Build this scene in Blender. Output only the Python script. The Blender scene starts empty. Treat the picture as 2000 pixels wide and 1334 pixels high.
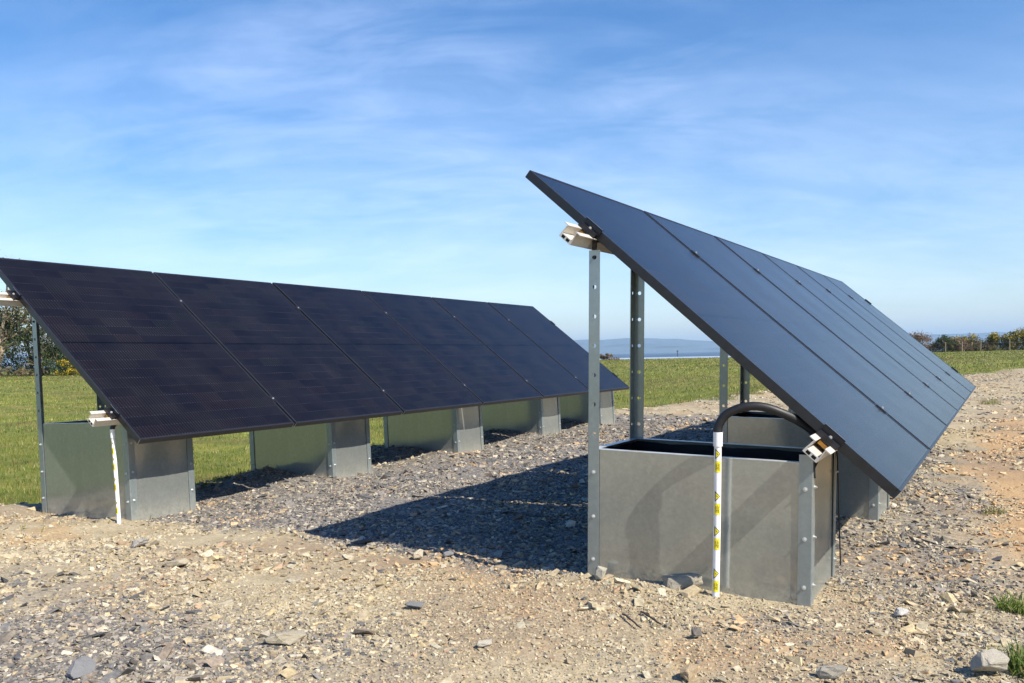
import bpy, bmesh, math, random
import numpy as np
from mathutils import Vector, Matrix

sc = bpy.context.scene
C = sc.collection
rnd = random.Random(7)
R = math.radians

# ------------------------------------------------------------------ camera
cam_d = bpy.data.cameras.new("camera")
cam = bpy.data.objects.new("camera", cam_d)
C.objects.link(cam)
cam_d.sensor_width = 36.0
cam_d.lens = 36.0 * 1685.8 / 2000.0
cam_d.shift_y = 68.5 / 2000.0
cam_d.clip_start = 0.05
cam_d.clip_end = 40000
M = np.array([[0.99977049, -0.02142365, 0.0], [-0.00052356, -0.02443282, 0.99970134], [-0.02141725, -0.99947189, -0.02443843]])
cx, cu, cb = M @ [1, 0, 0], M @ [0, -1, 0], M @ [0, 0, -1]
cam.matrix_world = Matrix(((cx[0], cu[0], cb[0], 0), (cx[1], cu[1], cb[1], 0), (cx[2], cu[2], cb[2], 0.83), (0, 0, 0, 1)))
sc.camera = cam

# ------------------------------------------------------------------ sun, sky, exposure
SUN_AZ, SUN_EL = R(132.5), R(44.4)       # clockwise from +Y
sd = Vector((math.sin(SUN_AZ) * math.cos(SUN_EL), math.cos(SUN_AZ) * math.cos(SUN_EL), math.sin(SUN_EL)))
ld = bpy.data.lights.new("sun", 'SUN')
ld.energy = 5.0
ld.angle = R(0.5)
ld.color = (1.0, 0.93, 0.80)
sun = bpy.data.objects.new("sun", ld)
C.objects.link(sun)
sun.rotation_euler = sd.to_track_quat('Z', 'Y').to_euler()
sun.location = (0, 0, 30)

W = bpy.data.worlds.new("World")
sc.world = W
W.use_nodes = True
nt = W.node_tree
for n in list(nt.nodes):
    nt.nodes.remove(n)


class NB:
    """small node builder"""
    def __init__(s, nt): s.nt = nt
    def n(s, typ, ins=None, **kw):
        nd = s.nt.nodes.new(typ)
        for k, v in kw.items(): setattr(nd, k, v)
        for k, v in (ins or {}).items():
            sock = nd.inputs[k]
            if hasattr(v, 'is_output') or isinstance(v, bpy.types.NodeSocket): s.nt.links.new(v, sock)
            else: sock.default_value = v
        return nd
    def math(s, op, a, b=0.0, clamp=False):
        return s.n('ShaderNodeMath', {0: a, 1: b}, operation=op, use_clamp=clamp).outputs[0]
    def ramp(s, fac, stops, interp='LINEAR'):
        nd = s.n('ShaderNodeValToRGB', {0: fac})
        cr = nd.color_ramp
        cr.interpolation = interp
        while len(cr.elements) < len(stops): cr.elements.new(0.5)
        for e, (p, c) in zip(cr.elements, stops):
            e.position = p
            e.color = (*c, 1) if isinstance(c, (tuple, list)) else (c, c, c, 1)
        return nd.outputs[0]
    def mix(s, fac, a, b, blend='MIX'):
        nd = s.n('ShaderNodeMix', None, data_type='RGBA', blend_type=blend)
        for i, v in ((0, fac), (6, a), (7, b)):
            if isinstance(v, bpy.types.NodeSocket): s.nt.links.new(v, nd.inputs[i])
            else: nd.inputs[i].default_value = v if not isinstance(v, tuple) else (*v[:3], 1)
        return nd.outputs[2]


CIRRUS = [(-0.126, 0.943, 0.307, 11, 0.9), (-0.209, 0.955, 0.21, 11, 0.75), (-0.373, 0.894, 0.25, 7, 0.55), (0.131, 0.965, 0.227, 6, 0.6), (0.478, 0.864, 0.155, 7, 0.5), (0.107, 0.938, 0.328, 9, 0.4), (-0.247, 0.961, 0.121, 10, 0.6), (0.335, 0.937, 0.1, 13, 0.6), (-0.063, 0.972, 0.227, 8, 0.65), (-0.25, 0.911, 0.329, 7, 0.45), (-0.462, 0.876, 0.141, 9, 0.4), (0.003, 0.992, 0.126, 9, 0.6), (0.202, 0.95, 0.239, 9, 0.4)]   # centres of the cirrus patches: direction, half-width in degrees, density
b = NB(nt)
sky = b.n('ShaderNodeTexSky', sky_type='NISHITA', sun_disc=False, sun_elevation=SUN_EL, sun_rotation=SUN_AZ,
          altitude=0, air_density=1.0, dust_density=0.6, ozone_density=2.2)
hs = b.n('ShaderNodeHueSaturation', {'Color': sky.outputs[0], 'Saturation': 1.47, 'Value': 0.98, 'Hue': 0.506})
tc = b.n('ShaderNodeTexCoord')
sep = b.n('ShaderNodeSeparateXYZ', {0: tc.outputs['Generated']})
zz = b.math('ADD', b.math('MAXIMUM', sep.outputs[2], 0.0), 0.30)
px = b.math('DIVIDE', sep.outputs[0], zz)
py = b.math('DIVIDE', sep.outputs[1], zz)
uv = b.n('ShaderNodeCombineXYZ', {0: px, 1: py, 2: 0.0}).outputs[0]
# thin cirrus: stretched, warped noise on a high flat layer
def wisp(rot, sx, sy, scale, loc, dist):
    mp_ = b.n('ShaderNodeMapping', {'Vector': uv, 'Rotation': (0, 0, R(rot)), 'Scale': (sx, sy, 1.0), 'Location': loc})
    return b.n('ShaderNodeTexNoise', {'Vector': mp_.outputs[0], 'Scale': scale, 'Detail': 9.0, 'Roughness': 0.6, 'Distortion': dist}).outputs[0]
wa = b.ramp(wisp(32, 0.9, 2.2, 3.0, (3.1, 1.7, 0), 0.7), [(0.40, 0.0), (0.60, 0.55), (0.78, 1.0)])
wb = b.ramp(wisp(-30, 0.8, 2.0, 2.3, (8.3, 4.1, 0), 1.0), [(0.42, 0.0), (0.62, 0.5), (0.82, 1.0)])
wc = b.ramp(wisp(0, 0.6, 0.9, 1.8, (1.9, 7.7, 0), 0.4), [(0.35, 0.0), (0.7, 1.0)])
feather = b.math('ADD', b.math('MULTIPLY', wa, 0.65), b.math('MULTIPLY', wb, 0.5))
acc = 0.10
for (vx, vy, vz, half, st) in CIRRUS:
    dp = b.n('ShaderNodeVectorMath', {0: tc.outputs['Generated'], 1: (vx, vy, vz)}, operation='DOT_PRODUCT').outputs['Value']
    c0 = math.cos(R(half))
    m0 = b.math('MULTIPLY', b.math('MAXIMUM', b.math('SUBTRACT', dp, c0), 0.0), st / (1 - c0))
    acc = b.math('ADD', acc, m0)
cl = b.math('MULTIPLY', b.math('MULTIPLY', feather, b.math('MINIMUM', acc, 1.1)), 0.24)
veil = b.math('MULTIPLY', b.ramp(sep.outputs[2], [(0.0, 1.0), (0.12, 0.95), (0.30, 0.45), (0.6, 0.0)]), b.math('ADD', b.math('MULTIPLY', wc, 0.24), 0.10))
cl = b.math('MINIMUM', b.math('ADD', cl, veil), 0.7)
skyc = b.mix(cl, hs.outputs[0], (7.5, 8.5, 10.8))
bg = b.n('ShaderNodeBackground', {'Color': skyc, 'Strength': 0.112})
out = b.n('ShaderNodeOutputWorld', {'Surface': bg.outputs[0]})

sc.view_settings.view_transform = 'Standard'
sc.view_settings.look = 'None'
sc.view_settings.gamma = 1.0
sc.view_settings.exposure = 0.58


# ------------------------------------------------------------------ helpers
def tag(o, label=None, cat=None, group=None, kind=None):
    for k, v in (('label', label), ('category', cat), ('group', group), ('kind', kind)):
        if v: o[k] = v
    return o


def empty(name, mat=None, loc=None):
    o = bpy.data.objects.new(name, None)
    o.empty_display_size = 0.1
    C.objects.link(o)
    if mat is not None: o.matrix_world = mat
    if loc is not None: o.location = loc
    return o


def copy_tree(o, parent=None):
    c = o.copy()
    C.objects.link(c)
    if parent is not None:
        c.parent = parent
        c.matrix_parent_inverse = o.matrix_parent_inverse.copy()
    for ch in o.children:
        copy_tree(ch, c)
    return c


class MB:
    def __init__(s): s.v, s.f, s.m = [], [], []
    def add(s, vs, fs, mi=0):
        k = len(s.v)
        s.v += [tuple(v) for v in vs]
        s.f += [tuple(i + k for i in f) for f in fs]
        s.m += [mi] * len(fs)
    def box(s, a, c, mi=0):
        x0, y0, z0 = a; x1, y1, z1 = c
        vs = [(x0, y0, z0), (x1, y0, z0), (x1, y1, z0), (x0, y1, z0), (x0, y0, z1), (x1, y0, z1), (x1, y1, z1), (x0, y1, z1)]
        s.add(vs, [(0, 3, 2, 1), (4, 5, 6, 7), (0, 1, 5, 4), (1, 2, 6, 5), (2, 3, 7, 6), (3, 0, 4, 7)], mi)
    def tube(s, path, rad, seg=12, cap=True, mi=0):
        path = [Vector(p) for p in path]
        if not isinstance(rad, (list, tuple)): rad = [rad] * len(path)
        vs, fs = [], []
        up = None
        for i, p in enumerate(path):
            t = (path[min(i + 1, len(path) - 1)] - path[max(i - 1, 0)]).normalized()
            if up is None:
                up = t.orthogonal().normalized()
            else:
                up = (up - t * up.dot(t)).normalized()
            w = t.cross(up)
            for k in range(seg):
                a = 2 * math.pi * k / seg
                vs.append(p + (up * math.cos(a) + w * math.sin(a)) * rad[i])
        for i in range(len(path) - 1):
            for k in range(seg):
                k2 = (k + 1) % seg
                fs.append((i * seg + k, i * seg + k2, (i + 1) * seg + k2, (i + 1) * seg + k))
        if cap:
            fs.append(tuple(range(seg))[::-1])
            fs.append(tuple(range((len(path) - 1) * seg, len(path) * seg)))
        s.add(vs, fs, mi)
    def extrude(s, prof, a, axis_u, axis_v, axis_w, length, mi=0):
        """closed polygon prof [(u,v)] swept along axis_w"""
        a, au, av, aw = Vector(a), Vector(axis_u), Vector(axis_v), Vector(axis_w)
        n = len(prof)
        vs = [a + au * u + av * v for u, v in prof] + [a + au * u + av * v + aw * length for u, v in prof]
        fs = [(i, (i + 1) % n, n + (i + 1) % n, n + i) for i in range(n)]
        fs += [tuple(range(n))[::-1], tuple(range(n, 2 * n))]
        s.add(vs, fs, mi)
    def build(s, name, mats, parent=None, smooth=False, bevel=0):
        me = bpy.data.meshes.new(name)
        me.from_pydata(s.v, [], s.f)
        for m in (mats if isinstance(mats, (list, tuple)) else [mats]): me.materials.append(m)
        me.polygons.foreach_set('material_index', s.m)
        bm = bmesh.new(); bm.from_mesh(me)
        bmesh.ops.recalc_face_normals(bm, faces=bm.faces)
        bm.to_mesh(me); bm.free()
        me.polygons.foreach_set('use_smooth', [bool(smooth)] * len(me.polygons))
        o = bpy.data.objects.new(name, me)
        C.objects.link(o)
        if parent is not None: o.parent = parent
        if smooth:
            md = o.modifiers.new('es', 'EDGE_SPLIT'); md.split_angle = R(40)
        if bevel:
            md = o.modifiers.new('bv', 'BEVEL'); md.width = bevel; md.segments = 2; md.limit_method = 'ANGLE'
        return o


def mat(name):
    m = bpy.data.materials.new(name)
    m.use_nodes = True
    nb = NB(m.node_tree)
    p = m.node_tree.nodes['Principled BSDF']
    return m, nb, p


def setp(nb, p, **kw):
    for k, v in kw.items():
        k = k.replace('_', ' ')
        if isinstance(v, bpy.types.NodeSocket): nb.nt.links.new(v, p.inputs[k])
        elif isinstance(v, tuple): p.inputs[k].default_value = (*v[:3], 1)
        else: p.inputs[k].default_value = v


def simple(name, col, rough=0.6, metal=0.0, var=0.15, scale=30.0, bump=0.0, spec=0.5):
    m, nb, p = mat(name)
    tcx = nb.n('ShaderNodeTexCoord').outputs['Object']
    ns = nb.n('ShaderNodeTexNoise', {'Vector': tcx, 'Scale': scale, 'Detail': 5.0})
    f = nb.ramp(ns.outputs[0], [(0.3, 1 - var), (0.7, 1 + var)])
    c = nb.mix(1.0, tuple(col), f, 'MULTIPLY')
    r = nb.math('ADD', nb.math('MULTIPLY', ns.outputs[0], 0.2), rough - 0.1)
    setp(nb, p, Base_Color=c, Roughness=r, Metallic=metal)
    p.inputs['Specular IOR Level'].default_value = spec
    if bump:
        bp = nb.n('ShaderNodeBump', {'Height': ns.outputs[0], 'Strength': bump, 'Distance': 0.01})
        nb.nt.links.new(bp.outputs[0], p.inputs['Normal'])
    return m


def galv(name, col, rough, metal, spangle=0.06, streak=0.05, mirror=0.25):
    """galvanised steel: crystalline spangle, soft vertical streaks, scuffs"""
    m, nb, p = mat(name)
    t = nb.n('ShaderNodeTexCoord').outputs['Object']
    vo = nb.n('ShaderNodeTexVoronoi', {'Vector': t, 'Scale': 120.0, 'Randomness': 1.0})
    sp = nb.n('ShaderNodeSeparateColor', {0: vo.outputs['Color']}).outputs[0]
    ns = nb.n('ShaderNodeTexNoise', {'Vector': t, 'Scale': 4.0, 'Detail': 6.0, 'Roughness': 0.6})
    mpp = nb.n('ShaderNodeMapping', {'Vector': t, 'Scale': (30, 30, 1.2)})
    st = nb.n('ShaderNodeTexNoise', {'Vector': mpp.outputs[0], 'Scale': 1.0, 'Detail': 3.0})
    scr = nb.n('ShaderNodeTexNoise', {'Vector': t, 'Scale': 22.0, 'Detail': 8.0, 'Roughness': 0.7, 'Distortion': 1.5})
    v = nb.math('ADD', nb.math('MULTIPLY', sp, spangle), 1 - spangle * .5)
    v = nb.math('MULTIPLY', v, nb.math('ADD', nb.math('MULTIPLY', ns.outputs[0], 0.20), 0.90))
    v = nb.math('MULTIPLY', v, nb.math('ADD', nb.math('MULTIPLY', st.outputs[0], streak * 2), 1 - streak))
    mott = nb.n('ShaderNodeTexNoise', {'Vector': t, 'Scale': 42.0, 'Detail': 3.0, 'Roughness': 0.5, 'Distortion': 0.4})
    v = nb.math('MULTIPLY', v, nb.ramp(mott.outputs[0], [(0.35, 0.97), (0.5, 1.0), (0.72, 1.08)]))
    c = nb.mix(1.0, tuple(col), v, 'MULTIPLY')
    r = nb.math('ADD', nb.math('MULTIPLY', sp, 0.08), nb.math('ADD', rough - 0.1, nb.math('MULTIPLY', ns.outputs[0], 0.15)))
    # grit and pale dust splashed up from the gravel, along the foot of the sheet
    sz = nb.n('ShaderNodeSeparateXYZ', {0: t}).outputs[2]
    foot = nb.ramp(nb.math('ADD', sz, nb.math('MULTIPLY', ns.outputs[0], 0.10)), [(0.04, 0.55), (0.15, 0.0)])
    dust = nb.math('MULTIPLY', foot, nb.ramp(scr.outputs[0], [(0.35, 0.2), (0.6, 1.0)]))
    c = nb.mix(dust, c, (0.34, 0.30, 0.24))
    r = nb.math('ADD', r, nb.math('MULTIPLY', dust, 0.4), True)
    setp(nb, p, Base_Color=c, Roughness=r, Metallic=nb.math('MULTIPLY', nb.math('SUBTRACT', 1.0, dust), metal))
    bp = nb.n('ShaderNodeBump', {'Height': ns.outputs[0], 'Strength': 0.15, 'Distance': 0.004})
    nb.nt.links.new(bp.outputs[0], p.inputs['Normal'])
    # zinc shows a tight reflection on top of its broad satin one
    gl = nb.n('ShaderNodeBsdfGlossy', {'Color': c, 'Roughness': nb.math('ADD', nb.math('MULTIPLY', st.outputs[0], 0.08), 0.10), 'Normal': bp.outputs[0]})
    mx = nb.n('ShaderNodeMixShader', {0: nb.math('MULTIPLY', nb.math('SUBTRACT', 1.0, dust), mirror), 1: p.outputs[0], 2: gl.outputs[0]})
    nb.nt.links.new(mx.outputs[0], m.node_tree.nodes['Material Output'].inputs[0])
    return m


M_SHEET = galv('galvanised_sheet', (0.40, 0.425, 0.405), 0.40, 0.25, 0.10, 0.05, 0.58)
M_POST = galv('galvanised_angle', (0.31, 0.355, 0.36), 0.45, 0.5, 0.06, 0.05)
M_ZINC = simple('bright_zinc', (0.60, 0.61, 0.60), 0.35, 0.5, 0.1, 200)
M_RAIL = simple('mill_aluminium', (0.66, 0.62, 0.55), 0.5, 0.35, 0.08, 60)
M_FRAME = simple('black_anodised', (0.018, 0.018, 0.021), 0.38, 0.0, 0.25, 40)
M_CUT = simple('cut_aluminium_edge', (0.6, 0.6, 0.62), 0.35, 0.8, 0.1, 60)
M_CLAMP = simple('black_clamp', (0.015, 0.014, 0.017), 0.35, 0.2, 0.2, 80)
M_ORANGE = simple('amber_plastic', (0.55, 0.25, 0.03), 0.45, 0.0, 0.1, 60)
M_PIPE = simple('white_pvc', (0.83, 0.83, 0.84), 0.35, 0.0, 0.04, 25)
M_HOSE = simple('black_hose', (0.012, 0.012, 0.014), 0.5, 0.0, 0.2, 60)
M_YEL = simple('yellow_sticker', (0.85, 0.70, 0.03), 0.45, 0.0, 0.08, 90)
M_INK = simple('black_ink', (0.02, 0.02, 0.02), 0.6, 0.0, 0.1, 90)
M_BACK = simple('black_backsheet', (0.02, 0.02, 0.022), 0.6, 0.0, 0.1, 20)
M_LIP = simple('sky_lit_folded_lip', (.62, .64, .64), 0.35, 0.45, 0.12, 25)  # same folded sheet, painted paler for the sky shine on its top
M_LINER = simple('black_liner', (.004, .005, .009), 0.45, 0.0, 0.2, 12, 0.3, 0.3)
M_BALLAST = simple('ballast_fill', (0.10, 0.095, 0.09), 0.95, 0.0, 0.5, 60, 0.8)


def glass_mat():
    m, nb, p = mat('solar_cells_under_glass')
    t = nb.n('ShaderNodeTexCoord').outputs['Object']
    s3 = nb.n('ShaderNodeSeparateXYZ', {0: t})
    x, y = s3.outputs[0], s3.outputs[1]
    cw, chh = 1.104 / 6, 1.65 / 20
    cxx = nb.math('DIVIDE', nb.math('SUBTRACT', x, 0.015), cw)
    cyy = nb.math('DIVIDE', nb.math('SUBTRACT', y, 0.0155), chh)
    row = nb.math('FLOOR', cyy)
    off = nb.math('MULTIPLY', nb.math('MODULO', nb.math('ABSOLUTE', row), 2.0), 0.5)
    cxo = nb.math('ADD', cxx, nb.math('MULTIPLY', off, 0.0))
    col = nb.math('FLOOR', cxo)
    oi = nb.n('ShaderNodeObjectInfo').outputs['Random']
    idv = nb.n('ShaderNodeCombineXYZ', {0: nb.math('ADD', col, nb.math('MULTIPLY', oi, 91.0)), 1: row, 2: nb.math('MULTIPLY', oi, 37.0)}).outputs[0]
    wn = nb.n('ShaderNodeTexWhiteNoise', {'Vector': idv}, noise_dimensions='3D')
    base = nb.ramp(wn.outputs[0], [(0.0, (0.0048, 0.0040, 0.0060)), (0.3, (0.0054, 0.0050, 0.0074)), (0.5, (0.0052, 0.0048, 0.0064)), (0.7, (0.0066, 0.0048, 0.0062)), (0.85, (0.0054, 0.0058, 0.0060)), (1.0, (0.0074, 0.0054, 0.0064))], 'LINEAR')
    # gaps between cells
    fx, fy = nb.math('FRACT', cxo), nb.math('FRACT', cyy)
    ex = nb.math('MINIMUM', fx, nb.math('SUBTRACT', 1.0, fx))
    ey = nb.math('MINIMUM', fy, nb.math('SUBTRACT', 1.0, fy))
    gapx = nb.math('LESS_THAN', ex, 0.010)
    gapy = nb.math('LESS_THAN', ey, 0.026)
    # silver fingers
    fb = nb.math('FRACT', nb.math('MULTIPLY', cxo, 10.0))
    bus = nb.math('LESS_THAN', nb.math('ABSOLUTE', nb.math('SUBTRACT', fb, 0.5)), 0.05)
    # ribbon dashes bridging the gap between cell rows
    wn2 = nb.n('ShaderNodeTexNoise', {'Vector': t, 'Scale': 4.5, 'Detail': 2.0}).outputs[0]
    dash = nb.math('MULTIPLY', nb.math('MULTIPLY', gapy, nb.ramp(wn2, [(0.40, 0.15), (0.62, 1.0)])), nb.math('LESS_THAN', nb.math('ABSOLUTE', nb.math('SUBTRACT', fb, 0.5)), 0.16))
    c = nb.mix(nb.math('MULTIPLY', nb.math('MULTIPLY', bus, nb.ramp(wn.outputs[0], [(0.2, 0.5), (0.8, 1.5)])), 0.08), base, (0.22, 0.18, 0.23))
    c = nb.mix(gapx, c, (0.010, 0.008, 0.012))
    c = nb.mix(gapy, c, (0.009, 0.008, 0.012))
    c = nb.mix(nb.math('MULTIPLY', dash, 0.24), c, (0.17, 0.15, 0.18))
    mid = nb.math('LESS_THAN', nb.math('ABSOLUTE', nb.math('SUBTRACT', y, 0.8405)), 0.007)
    c = nb.mix(mid, c, (0.0008, 0.0008, 0.001))
    # a little dust washed towards the lower edge
    dn = nb.n('ShaderNodeTexNoise', {'Vector': t, 'Scale': 3.0, 'Detail': 7.0, 'Roughness': 0.65})
    dst = nb.math('MULTIPLY', nb.ramp(dn.outputs[0], [(0.35, 0.0), (0.8, 1.0)]), 0.03)
    c = nb.mix(dst, c, (0.30, 0.27, 0.27))
    setp(nb, p, Base_Color=c, Roughness=nb.math('ADD', nb.math('MULTIPLY', dn.outputs[0], 0.12), 0.16))
    p.inputs['IOR'].default_value = 1.42
    p.inputs['Specular IOR Level'].default_value = 0.22
    return m


M_GLASS = glass_mat()

# ------------------------------------------------------------------ survey of the two rows (metres, camera foot = origin)
P, LP, PW = 1.154, 1.681, 1.134
ROWS = []
for o, d, s in (((0.0835, 3.21643, 1.51784), (0.49937, 0.86638, 0.0038), (0.64557, -0.36917, -0.66854)),
                ((-3.08765, 5.13003, 1.48207), (0.48885, 0.87236, -0.00332), (0.68105, -0.38401, -0.62347))):
    o, d, s = Vector(o), Vector(d).normalized(), Vector(s)
    s = (s - d * s.dot(d)).normalized()
    n = d.cross(s)                       # points back and down
    dh = Vector((d.x, d.y, 0)).normalized()
    sh = dh.cross(Vector((0, 0, 1)))
    ROWS.append(dict(o=o, d=d, s=s, n=n, dh=dh, sh=sh))


# ------------------------------------------------------------------ terrain functions
def _hash(ix, iy, seed):
    h = (ix.astype(np.int64) * 374761393 + iy.astype(np.int64) * 668265263 + seed * 974634777) & 0x7fffffff
    h = ((h ^ (h >> 13)) * 1274126177) & 0x7fffffff
    h = h ^ (h >> 16)
    return (h & 0xffff) / 65535.0


def vnoise(x, y, seed=0):
    ix, iy = np.floor(x), np.floor(y)
    fx, fy = x - ix, y - iy
    ux, uy = fx * fx * (3 - 2 * fx), fy * fy * (3 - 2 * fy)
    a, b_, c, d = _hash(ix, iy, seed), _hash(ix + 1, iy, seed), _hash(ix, iy + 1, seed), _hash(ix + 1, iy + 1, seed)
    return (a + (b_ - a) * ux) * (1 - uy) + (c + (d - c) * ux) * uy


def fbm(x, y, seed=0, octv=4, gain=0.5):
    t, a, tot = 0, 1, 0
    for k in range(octv):
        t = t + a * vnoise(x * 2 ** k, y * 2 ** k, seed + k); tot += a; a *= gain
    return t / tot


def sstep(a, b_, x):
    t = np.clip((x - a) / (b_ - a), 0, 1)
    return t * t * (3 - 2 * t)


GP = np.array([(-8.5, -3.8), (-3.3, 5.3), (-2.75, 5.42), (-2.15, 6.25), (-1.40, 8.35), (-0.45, 10.0), (0.35, 11.6), (1.4, 12.9), (2.5, 14.0), (4.0, 16.3), (5.3, 18.0),
               (7.9, 19.6), (10.6, 22.4), (17.5, 29.5), (34, 46), (40, 10), (30, -10)])


def gravel_sd(x, y):
    """signed distance, positive inside the gravelled yard"""
    d = np.full(x.shape, 1e9)
    inside = np.zeros(x.shape, bool)
    n = len(GP)
    for i in range(n):
        x0, y0 = GP[i]; x1, y1 = GP[(i + 1) % n]
        ex, ey = x1 - x0, y1 - y0
        t = np.clip(((x - x0) * ex + (y - y0) * ey) / (ex * ex + ey * ey), 0, 1)
        d = np.minimum(d, np.hypot(x - x0 - t * ex, y - y0 - t * ey))
        cond = ((y0 > y) != (y1 > y)) & (x < ex * (y - y0) / (ey if ey else 1e-9) + x0)
        inside ^= cond
    return np.where(inside, d, -d)


def rowuv(x, y, k):
    o, dh, sh = ROWS[k]['o'], ROWS[k]['dh'], ROWS[k]['sh']
    return (x - o.x) * sh.x + (y - o.y) * sh.y, (x - o.x) * dh.x + (y - o.y) * dh.y


U_TUB = (0.205, 0.29)          # across-row start of the tubs
W_TUB = (0.775, 0.80)
V_TUB = ([0.0, 1.63, 3.27, 4.90, 6.42], [0.10, 1.74, 3.38, 5.00, 6.52])
D_TUB = 0.43


def gauss(x, y, cx_, cy_, sx, sy):
    return np.exp(-((x - cx_) / sx) ** 2 - ((y - cy_) / sy) ** 2)


def height(x, y, fine=True):
    x = np.asarray(x, float); y = np.asarray(y, float)
    r = np.hypot(x, y)
    u0, v0 = rowuv(x, y, 0)
    u1, v1 = rowuv(x, y, 1)
    g = gravel_sd(x, y)
    z = -0.035 * (1 - sstep(-2.6, -0.6, u0)) * (1 - sstep(14, 26, r))
    near = 1 - sstep(7, 22, r)
    z = z + (fbm(x * 1.1, y * 1.1, 11, 3) - 0.5) * 0.055 * near
    z = z + (fbm(x * 5.0, y * 5.0, 5, 3) - 0.5) * 0.026 * near * sstep(-0.3, 0.3, g)
    if fine:
        z = z + (fbm(x * 26, y * 26, 21, 3) - 0.5) * 0.008 * (1 - sstep(5, 12, r)) * sstep(-0.3, 0.3, g)
    # loose material heaped between and against the tubs
    z = z + 0.035 * gauss(u0, v0, 0.42, -0.03, 0.20, 0.10)
    z = z + 0.03 * gauss(u0, v0, 0.66, -0.05, 0.12, 0.08)
    for k in range(5):
        vv = V_TUB[1][k]
        if k > 0: z = z + 0.075 * gauss(u1, v1, 0.58, vv - 0.16, 0.26, 0.26)
        z = z + 0.02 * gauss(u1, v1, 1.0, vv - 0.1, 0.2, 0.3)
    for k in range(1, 5):
        z = z + 0.05 * gauss(u0, v0, 0.62, V_TUB[0][k] - 0.15, 0.25, 0.2)
    # the yard is a raised stone pad: the pasture lies lower behind the left row
    lowf = sstep(0.02, -0.75, g) * (1 - sstep(22, 50, r)) * (1 - sstep(2.0, 7.0, x))
    z = z - 0.40 * lowf
    wt = np.exp(-(np.maximum(np.abs(u0 - .6) - .42, 0) / .25) ** 2 - (np.maximum(np.abs(v0 - .2) - .25, 0) / .22) ** 2)
    z = z * (1 - .8 * wt) + .8 * wt * (.035 - .02 * (u0 - .2))
    # field
    far = sstep(14, 60, r)
    z = z + far * 0.09 + 0.10 * sstep(30, 60, x) * far
    z = z + (fbm(x * .08, y * .08, 31, 3) - 0.5) * 0.25 * sstep(12, 40, r) * (1 - sstep(50, 90, y))
    z = z + (fbm(x * .9, y * .9, 41, 3) - 0.5) * 0.07 * sstep(0.1, -0.8, g) * (1 - sstep(30, 70, r))
    # the bank down to the shore
    edge = 99 + 6 * (fbm(x * .05, y * 0, 51, 3) - 0.5) + 25 * sstep(25, 50, np.abs(x))
    z = z - 6 * sstep(0, 22, y - edge)
    z = z - 6 * sstep(150, 200, r)
    return z


def hz(x, y):
    return float(height(np.array([x]), np.array([y]))[0])


# ------------------------------------------------------------------ ground colours: yard (slate / dirt) and field
def yard_masks(x, y):
    u0, v0 = rowuv(x, y, 0)
    u1, v1 = rowuv(x, y, 1)
    wob = (fbm(x * 1.7, y * 1.7, 61, 4) - 0.5)
    wob2 = (fbm(x * .6, y * .6, 71, 3) - 0.5)
    lane = sstep(0.02, 0.30, v0 + wob * 0.5 - 0.02 + 0.10 * (u0 + 1.4)) * (1 - sstep(-0.1, 0.35, u0 - 0.65 + wob * .3)) * (1 - sstep(8.0, 9.6, v0 + wob2 * 2))
    east = sstep(0.6, 0.85, u0) * (1 - sstep(0.0, 0.35, u0 - 1.12 + wob * 0.8)) * sstep(-0.15, 0.35, v0 + wob * 0.9) * (1 - sstep(4.5, 6.0, v0)) * .85
    sw = np.exp(-((x + 1.35) / 0.55) ** 2 - ((y - 2.45) / 0.48) ** 2) * 1.5
    sw = np.clip(sw + wob * 1.3, 0, 1)
    clod = np.clip(.75 * np.exp(-((x - .74) / .16) ** 2 - ((y - 2.58) / .10) ** 2) + wob * .4, 0, .6) * (np.hypot(x - .74, y - 2.58) < .4)
    slate = np.clip(np.maximum(np.maximum(np.maximum(lane, east * .9), sw * 0.95), clod), 0, 1)
    orange = np.clip(sstep(1.2, 1.5, u0 + wob * .8) * sstep(0.5, 1.2, v0 + wob) * (1 - sstep(7, 11, v0)) * (0.55 + 1.3 * vnoise(x * 1.6, y * 1.6, 81)), 0, 1)
    orange = np.maximum(orange, .55 * np.clip((fbm(x * 2.1 + 4, y * 2.1, 95, 3) - .60) * 8, 0, 1))
    red = np.clip((fbm(x * 1.4 + 7, y * 1.4, 91, 3) - 0.52) * 6, 0, 1) * (1 - slate) * 0.6
    return slate, orange, red


def polar_grid():
    fine = np.linspace(-42, 42, 620)
    coarse = np.concatenate([np.linspace(-180, -43, 46), ])
    ang = np.radians(np.concatenate([coarse, fine, -coarse[::-1][:-1]]))
    rr = np.concatenate([[0.0, 0.4, 0.8, 1.2], np.geomspace(1.5, 215, 560)])
    return ang, rr


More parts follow.
